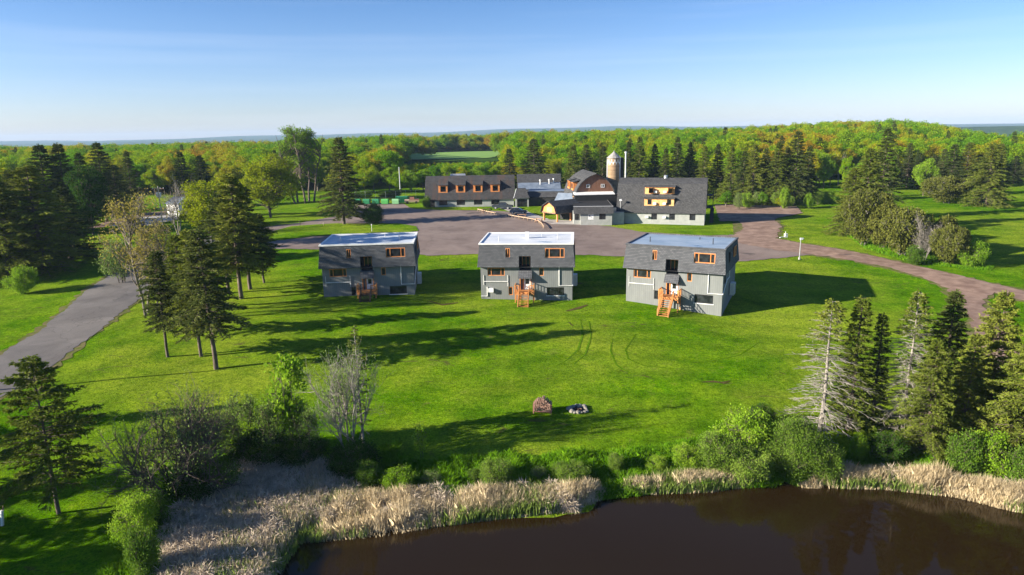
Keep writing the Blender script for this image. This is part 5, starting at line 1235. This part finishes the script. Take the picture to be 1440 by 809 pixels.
# right side clump and pines
for kd, bx, by, ty, w_, lb, ct in [
    ('spruce_a', 1236, 308, 180, 50, 'tall brownish spruce, highest of the clump right of the barns', 'tree'),
    ('olive_big', 1214, 322, 208, 52, 'olive spruce left of the highest spruce in right clump', 'tree'),
    ('olive_big', 1194, 330, 236, 54, 'olive spruce at left end of right clump', 'tree'),
    ('juniper', 1214, 345, 262, 54, 'shaggy juniper in front of the left end of the right clump', 'tree'),
    ('juniper2', 1240, 350, 282, 50, 'dark juniper left in the row along the dirt road', 'tree'),
    ('juniper', 1268, 360, 288, 64, 'wide juniper in the middle of row along dirt road', 'tree'),
    ('bare_round', 1299, 366, 292, 44, 'grey leafless round shrub among junipers', 'bush'),
    ('juniper2', 1325, 362, 300, 36, 'dark juniper right behind the grey leafless shrub', 'tree'),
    ('juniper', 1330, 372, 314, 48, 'lower juniper right of the grey leafless shrub', 'tree'),
    ('bush_lime', 1362, 375, 340, 44, 'bright green bush at right end of juniper row', 'bush'),
    ('bush_green', 1286, 372, 346, 34, 'small green bush in front of the junipers', 'bush'),
    ('juniper2', 1232, 330, 268, 44, 'juniper behind the row beside the highest spruce', 'tree'),
    ('olive_big', 1386, 290, 202, 56, 'sturdy pine standing alone on the right meadow', 'tree'),
    ('juniper', 1330, 286, 246, 58, 'low wide pine left of the sturdy meadow pine', 'tree'),
    ('bush_lime', 1352, 286, 262, 20, 'small bright bush between two meadow pines', 'bush'),
    ('spruce_a', 1335, 276, 203, 40, 'dark spruce behind low wide pine', 'tree'),
    ('lime', 1298, 276, 220, 32, 'light green tree left of the meadow pines', 'tree')]:
    tree(kd, bx, by, ty, w_, lb, ct)
SG = 'dark spruces in a row behind the barns'
for k, (px_, Y_, ty, w_, kd) in enumerate([(716, 246, 209, 30, 'spruce_b'), (751, 246, 195, 46, 'spruce_a'), (806, 236, 204, 34, 'spruce_c'), (824, 240, 203, 34, 'spruce_a'), (848, 232, 205, 30, 'spruce_b'),
    (884, 222, 199, 26, 'spruce_b'), (900, 220, 192, 30, 'spruce_c'), (921, 222, 202, 26, 'spruce_a'), (937, 218, 208, 26, 'spruce_b'), (954, 218, 192, 30, 'spruce_a'), (971, 220, 199, 24, 'spruce_b'), (992, 216, 205, 30, 'spruce_c'), (1010, 218, 202, 28, 'spruce_b')]):
    treeY(kd, px_, Y_, ty, w_, 'dark spruce in the row right behind the barns', 'tree', SG)
for k, (px_, Y_, ty, w_, kd) in enumerate([(1030, 205, 205, 30, 'spruce_c'), (1048, 202, 212, 30, 'spruce_b'), (1062, 200, 202, 36, 'spruce_c'), (1078, 204, 208, 32, 'spruce_b'), (1096, 198, 200, 38, 'spruce_c'), (1108, 200, 206, 30, 'spruce_b'), (1124, 198, 184, 46, 'spruce_a'), (1140, 206, 205, 34, 'spruce_b')]):
    treeY(kd, px_, Y_, ty, w_, 'spruce in the dense row at the edge of right meadow', 'tree', 'spruces at the edge of the right meadow')
for k, px_ in enumerate(range(1262, 1470, 17)):
    Y_ = prn.uniform(232, 262); treeY(prn.choice(['spruce_a', 'spruce_b', 'narrow']), px_+prn.uniform(-5, 5), Y_, prn.uniform(199, 226), prn.uniform(22, 32), 'dark spruce in the tree line behind the right meadow pines', 'tree', 'spruces behind the right meadow')

# ---- broadleaf trees at the edge of the wood, one by one
def belt(pxs, Yf, tops, kinds, label, group, wr=(26, 40), Yj=12):
    for px_ in pxs:
        Y_ = Yf(px_)+prn.uniform(-Yj, Yj)
        treeY(prn.choice(kinds), px_+prn.uniform(-7, 7), Y_, tops(px_)+prn.uniform(-6, 8), prn.uniform(*wr), label, 'tree', group)
OK = ['oak_a', 'oak_b', 'oak_c', 'oak_d']
belt(range(10, 240, 22), lambda p: 262, lambda p: 218, OK, 'spring green tree in the wood behind the left spruces', 'trees behind the left spruces')
belt(range(200, 380, 20), lambda p: 258, lambda p: 226, OK+['lime'], 'spring green tree behind the maple and leafless tree', 'trees behind the maple')
belt(range(392, 480, 17), lambda p: 262, lambda p: 224, OK, 'spring green tree in the wood behind the poplar', 'trees behind the poplar')
belt(range(500, 590, 15), lambda p: 250, lambda p: 236, OK+['lime'], 'spring green tree in wood behind the green bins', 'trees behind the bins', (22, 34), 6)
belt(range(590, 740, 16), lambda p: 262, lambda p: 232, OK+['lime'], 'spring green tree just behind the long barn', 'trees behind the long barn', (20, 32), 8)
belt(range(770, 800, 14), lambda p: 262, lambda p: 224, ['yellow', 'lime'], 'yellow green tree between dark spruces behind barns', 'yellow green trees behind the barns', (22, 30), 6)
belt(range(1010, 1180, 18), lambda p: 245, lambda p: 205, OK, 'spring green tree behind the dense row of meadow spruces', 'trees behind the meadow spruces', (24, 38))
belt(range(1150, 1260, 15), lambda p: 240, lambda p: 212, OK+['lime', 'bare_big'], 'mixed tree at wood edge behind the right clump', 'trees behind the right clump', (20, 34))
belt(range(1250, 1470, 19), lambda p: 285, lambda p: 212, OK, 'spring green tree behind the right tree line', 'trees behind the right tree line', (24, 36))
for px_ in range(1022, 1170, 11): treeY(prn.choice(['bush_lime', 'bush_bud', 'bush_bud', 'bush_pale', 'oak_d']), px_+prn.uniform(-9, 9), prn.uniform(186, 198), prn.uniform(262, 279), prn.uniform(11, 22), 'leafy bush at the foot of the meadow spruces', 'bush', 'bushes at the foot of the meadow spruces')
for px_ in range(500, 600, 14): treeY(prn.choice(['bush_green', 'bush_pale']), px_, 236, prn.uniform(262, 272), prn.uniform(20, 28), 'leafy bush behind the green bins', 'bush', 'bushes behind the green bins')

# ---- the far wood: uncountable, one object of instanced crowns
def scatter(name, pts, scl, srcs, label, rz=None):
    me = bpy.data.meshes.new(name); me.vertices.add(len(pts)); me.vertices.foreach_set('co', np.asarray(pts, np.float32).ravel())
    at_ = me.attributes.new('tree_scale', 'FLOAT_VECTOR', 'POINT'); at_.data.foreach_set('vector', np.asarray(scl, np.float32).ravel()); me.update()
    o = tag(obj(name, me), label, 'wood', kind='stuff')
    ng = bpy.data.node_groups.new(name, 'GeometryNodeTree'); ng.interface.new_socket('Geometry', in_out='INPUT', socket_type='NodeSocketGeometry'); ng.interface.new_socket('Geometry', in_out='OUTPUT', socket_type='NodeSocketGeometry')
    n = ng.nodes; l = ng.links; gi = n.new('NodeGroupInput'); go = n.new('NodeGroupOutput'); iop = n.new('GeometryNodeInstanceOnPoints'); jn = n.new('GeometryNodeJoinGeometry')
    for s_ in srcs:
        oi = n.new('GeometryNodeObjectInfo'); oi.inputs['Object'].default_value = s_; oi.inputs['As Instance'].default_value = True; oi.transform_space = 'ORIGINAL'; l.new(oi.outputs['Geometry'], jn.inputs[0])
    rv = n.new('FunctionNodeRandomValue'); rv.data_type = 'FLOAT_VECTOR'; rv.inputs[0].default_value = (0, 0, 0); rv.inputs[1].default_value = (.06, .06, 6.28)
    na = n.new('GeometryNodeInputNamedAttribute'); na.data_type = 'FLOAT_VECTOR'; na.inputs[0].default_value = 'tree_scale'
    l.new(gi.outputs[0], iop.inputs['Points']); l.new(jn.outputs[0], iop.inputs['Instance']); iop.inputs['Pick Instance'].default_value = True
    ri = n.new('FunctionNodeRandomValue'); ri.data_type = 'INT'; ri.inputs[4].default_value = 0; ri.inputs[5].default_value = len(srcs)-1; ri.inputs['Seed'].default_value = 5
    l.new(ri.outputs[2], iop.inputs['Instance Index'])
    l.new(rv.outputs[0], iop.inputs['Rotation']); l.new(na.outputs[0], iop.inputs['Scale']); l.new(iop.outputs[0], go.inputs[0])
    md = o.modifiers.new('instances', 'NODES'); md.node_group = ng; return o
def crown_of(kind):
    me = BUILT[kind][1]; return next(o for o in bpy.data.objects if o.data is me)
fg = np.random.default_rng(99)
def fan(y0, y1, sp, jitter=.45, wide=1.02):
    P = []; y = y0
    while y < y1:
        w_ = wide*y; n = int(2*w_/sp); x = np.linspace(-w_, w_, n)+fg.uniform(-sp*jitter, sp*jitter, n); P.append(np.stack([x, y+fg.uniform(-sp*jitter, sp*jitter, n)], 1)); y += sp*.9
    return np.concatenate(P)
P = np.concatenate([fan(268, 620, 7.0), fan(620, 1500, 11.5)])
x, y = P[:, 0], P[:, 1]; r_ = x/y
FIELD = np.array([(-34, 425), (-62, 440), (-95, 560), (-40, 575), (-8, 560), (-6, 470), (-12, 430)], float)
keep = poly_sd(x, y, FIELD) < -3
hor = (x < -16) | (x > 40)
zg = ghf(x, y)
hgt = fg.uniform(9.5, 17, len(x))
# height stays under the sight line to the hay field
sl = (r_ > -.16) & (r_ < -.005) & (y < 425)
maxtop = CAM_H-.037*y-1
hgt = np.where(sl, np.minimum(hgt, maxtop-zg), hgt)
hgt = np.where(sl & (y > 300), hgt*.95, hgt)
keep &= (hgt > 2.5) & (fg.random(len(x)) > .08)
# open right meadow beyond the pines
keep &= ~((r_ > .60) & (y < 275))
x, y, zg, hgt = x[keep], y[keep], zg[keep], hgt[keep]
con = fg.random(len(x)) < np.where(y < 420, .07, .012)
def sc(h, H, w_): return np.stack([h/H*w_, h/H*w_, h/H], 1)
Pd = np.stack([x, y, zg], 1)
d = ~con
scatter('deciduous_wood', Pd[d], sc(hgt[d], 14, fg.uniform(.85, 1.45, d.sum())*np.where(y[d] > 620, 1.5, 1.1)), [crown_of(k) for k in ('oak_a', 'oak_b', 'oak_c', 'oak_d')], 'broadleaf wood in spring green and orange reaching to the horizon')
scatter('conifer_wood', Pd[con], sc(hgt[con]*1.02, 16, fg.uniform(.8, 1.1, con.sum())), [crown_of(k) for k in ('spruce_a', 'spruce_b')], 'dark conifers mixed through the far wood')
# ------------------------------------------------------------------ reeds, tall grass
def blades(P, h, wd, lean, g, bend=.35):
    n = len(P); a = g.uniform(0, 2*np.pi, n); d = np.stack([np.cos(a)*lean, np.sin(a)*lean, np.ones(n)], 1); d = unit(d)
    s = unit(np.stack([g.normal(size=n), g.normal(size=n), np.zeros(n)], 1)); h = h[:, None]; wd = np.broadcast_to(wd, (n,))[:, None]
    m_ = P+d*h*.55; t_ = P+d*h+np.stack([np.cos(a), np.sin(a), np.full(n, -.4)], 1)*h*bend*g.uniform(0, 1, (n, 1))
    V = np.stack([P-s*wd/2, P+s*wd/2, m_+s*wd*.45, t_, m_-s*wd*.45], 1).reshape(-1, 3); return V, np.arange(5*n).reshape(n, 5)
def in_poly(n, poly, g, world=False):
    Q = np.array(poly if world else [at(*p)[:2] for p in poly]); lo = Q.min(0); hi = Q.max(0); out = []
    while sum(len(o) for o in out) < n:
        p = g.uniform(lo, hi, (n*2, 2)); out.append(p[poly_sd(p[:, 0], p[:, 1], Q) > 0])
    return np.concatenate(out)[:n]
def vnoise(x, y, s, seed):
    return .5+.25*(np.sin(x/s+seed)+np.sin(y/s*1.13+seed*2.1)*np.cos((x-y)/s*.7+seed))+.12*np.sin((x*1.7+y*.6)/s*1.9+seed)
bg_ = np.random.default_rng(5)
def zat(p): return grid_z(p[:, 0], p[:, 1])
def bed(name, poly, n_dry, n_green, n_mat, label, h=(1.1, 2.1), mound=.0):
    parts = []; mi = []; PW = np.array([at(*q)[:2] for q in poly])
    def taper(p): return np.clip(poly_sd(p[:, 0], p[:, 1], PW)/.9+.3*vnoise(p[:, 0], p[:, 1], .6, 4.), .3, 1)
    p = in_poly(int(n_dry*1.5), poly, bg_); p = p[vnoise(p[:, 0], p[:, 1], .7, 6.)+.25*vnoise(p[:, 0], p[:, 1], 2.6, 1.) > bg_.uniform(.1, 1.0, len(p))]; p = p[taper(p)*1.15 > bg_.uniform(0, 1, len(p))]; cl = vnoise(p[:, 0], p[:, 1], 1.1, 3.3); hh = bg_.uniform(*h, len(p))*(.62+.45*cl)*taper(p); z = np.maximum(zat(p), WATER-.1)+mound*vnoise(p[:, 0], p[:, 1], .55, 1.)
    parts.append(blades(np.stack([p[:, 0], p[:, 1], z], 1), hh, bg_.uniform(.02, .045, len(p)), bg_.uniform(.02, .22, len(p)), bg_, .25)); mi.append(np.zeros(len(p)))
    p = in_poly(n_green, poly, bg_); kp = vnoise(p[:, 0], p[:, 1], 2.3, 8.1) > bg_.uniform(.35, 1.15, len(p)); p = p[kp]; z = np.maximum(zat(p), WATER-.1)
    parts.append(blades(np.stack([p[:, 0], p[:, 1], z], 1), bg_.uniform(.5, 1.2, len(p)), .05, bg_.uniform(.02, .25, len(p)), bg_, .2)); mi.append(np.ones(len(p)))
    if n_mat:
        c = in_poly(int(n_mat/230), poly, bg_); c = c[poly_sd(c[:, 0], c[:, 1], POND) < -.7]; k = bg_.integers(0, len(c), n_mat); rr = bg_.uniform(.35, 1.0, len(c))[k]; a = bg_.uniform(0, 6.283, n_mat); rad = bg_.uniform(0, 1, n_mat)**.5
        p = c[k]+np.stack([np.cos(a), np.sin(a)], 1)*(rad*rr)[:, None]; z = np.maximum(zat(p), WATER)+np.sqrt(np.clip(1-rad**2, 0, 1))*rr*.95
        q = np.stack([p[:, 0], p[:, 1], z], 1); out_ = np.stack([np.cos(a)*rad, np.sin(a)*rad, .25-rad*.9], 1)+bg_.normal(0, .35, (n_mat, 3))
        V, F = rhombs(q, out_, bg_.uniform(.2, .6, n_mat), .04, bg_)
        n5 = len(V)//4; V5 = V.reshape(n5, 4, 3); V5 = np.concatenate([V5, V5[:, 3:]*.5+V5[:, :1]*.5], 1).reshape(-1, 3); parts.append((V5, np.arange(5*n5).reshape(n5, 5))); mi.append(np.full(n5, 2))
    V, F = merge(parts)
    return tag(obj(name, mesh_np(name, V, F, [M['reed'], M['reedgreen'], M['reedgrey']], np.concatenate(mi))), label, 'reeds', kind='stuff')
bed('reed_bed', [(226, 830), (236, 735), (300, 690), (345, 655), (445, 648), (500, 690), (510, 742), (430, 762), (380, 830)], 11000, 20000, 150000, 'matted dry reeds filling the marshy corner left of the pond', (.7, 1.5))
bed('reed_bed', [(470, 700), (520, 695), (640, 693), (760, 688), (838, 684), (860, 693), (838, 708), (800, 722), (700, 734), (600, 748), (540, 762), (420, 768), (440, 745)], 34000, 22000, 20000, 'dry standing reeds along the middle of the pond edge', (.75, 1.65))
bed('reed_bed', [(866, 678), (960, 670), (1076, 664), (1090, 684), (1000, 697), (870, 700)], 10000, 7000, 0, 'short strip of dry reeds along the pond right of the gap', (.8, 1.7))
bed('reed_bed', [(1120, 688), (1150, 670), (1240, 664), (1320, 672), (1400, 688), (1480, 700), (1480, 736), (1420, 724), (1340, 702), (1240, 692), (1130, 694)], 32000, 12000, 9000, 'pale dense dry reeds below the right bank conifers', (1.0, 2.1))
def weeds(name, poly, n, hr, mat, label, wd=.06, lean=.5):
    p = in_poly(n, poly, bg_); c = vnoise(p[:, 0], p[:, 1], .8, 2.); hh = bg_.uniform(*hr, len(p))*(.35+1.0*c)
    V, F = blades(np.stack([p[:, 0], p[:, 1], zat(p)-.02], 1), hh, wd, bg_.uniform(0, lean, len(p)), bg_, .4)
    return tag(obj(name, mesh_np(name, V, F, [M[mat]])), label, 'grass', kind='stuff')
weeds('tall_grass', [(500, 660), (560, 652), (640, 646), (760, 642), (880, 636), (980, 622), (1010, 640), (1080, 652), (1110, 672), (1090, 690), (960, 692), (850, 706), (760, 700), (640, 704), (520, 702), (470, 690)], 60000, (.3, .9), 'tallgrass', 'tall green grass and weeds between the lawn and the reeds')
weeds('tall_grass', [(130, 830), (150, 770), (185, 715), (215, 680), (260, 700), (240, 745), (232, 830)], 22000, (.3, .8), 'tallgrass', 'tall bright grass along the left bank')
weeds('tall_grass', [(300, 640), (460, 636), (560, 630), (560, 660), (480, 670), (440, 655), (340, 662), (280, 690), (250, 690)], 16000, (.3, .8), 'tallgrass', 'tall grass beneath the left thicket')
weeds('tall_grass', [(1060, 650), (1130, 640), (1300, 640), (1460, 660), (1470, 700), (1320, 680), (1240, 672), (1120, 690)], 26000, (.3, .8), 'tallgrass', 'tall grass under the bushes of the right bank')
weeds('meadow_grass', [(1184, 328), (1240, 340), (1340, 360), (1400, 374), (1392, 382), (1330, 376), (1270, 366), (1215, 350)], 9000, (.3, .7), 'tallgrass', 'rough grass around the juniper row')
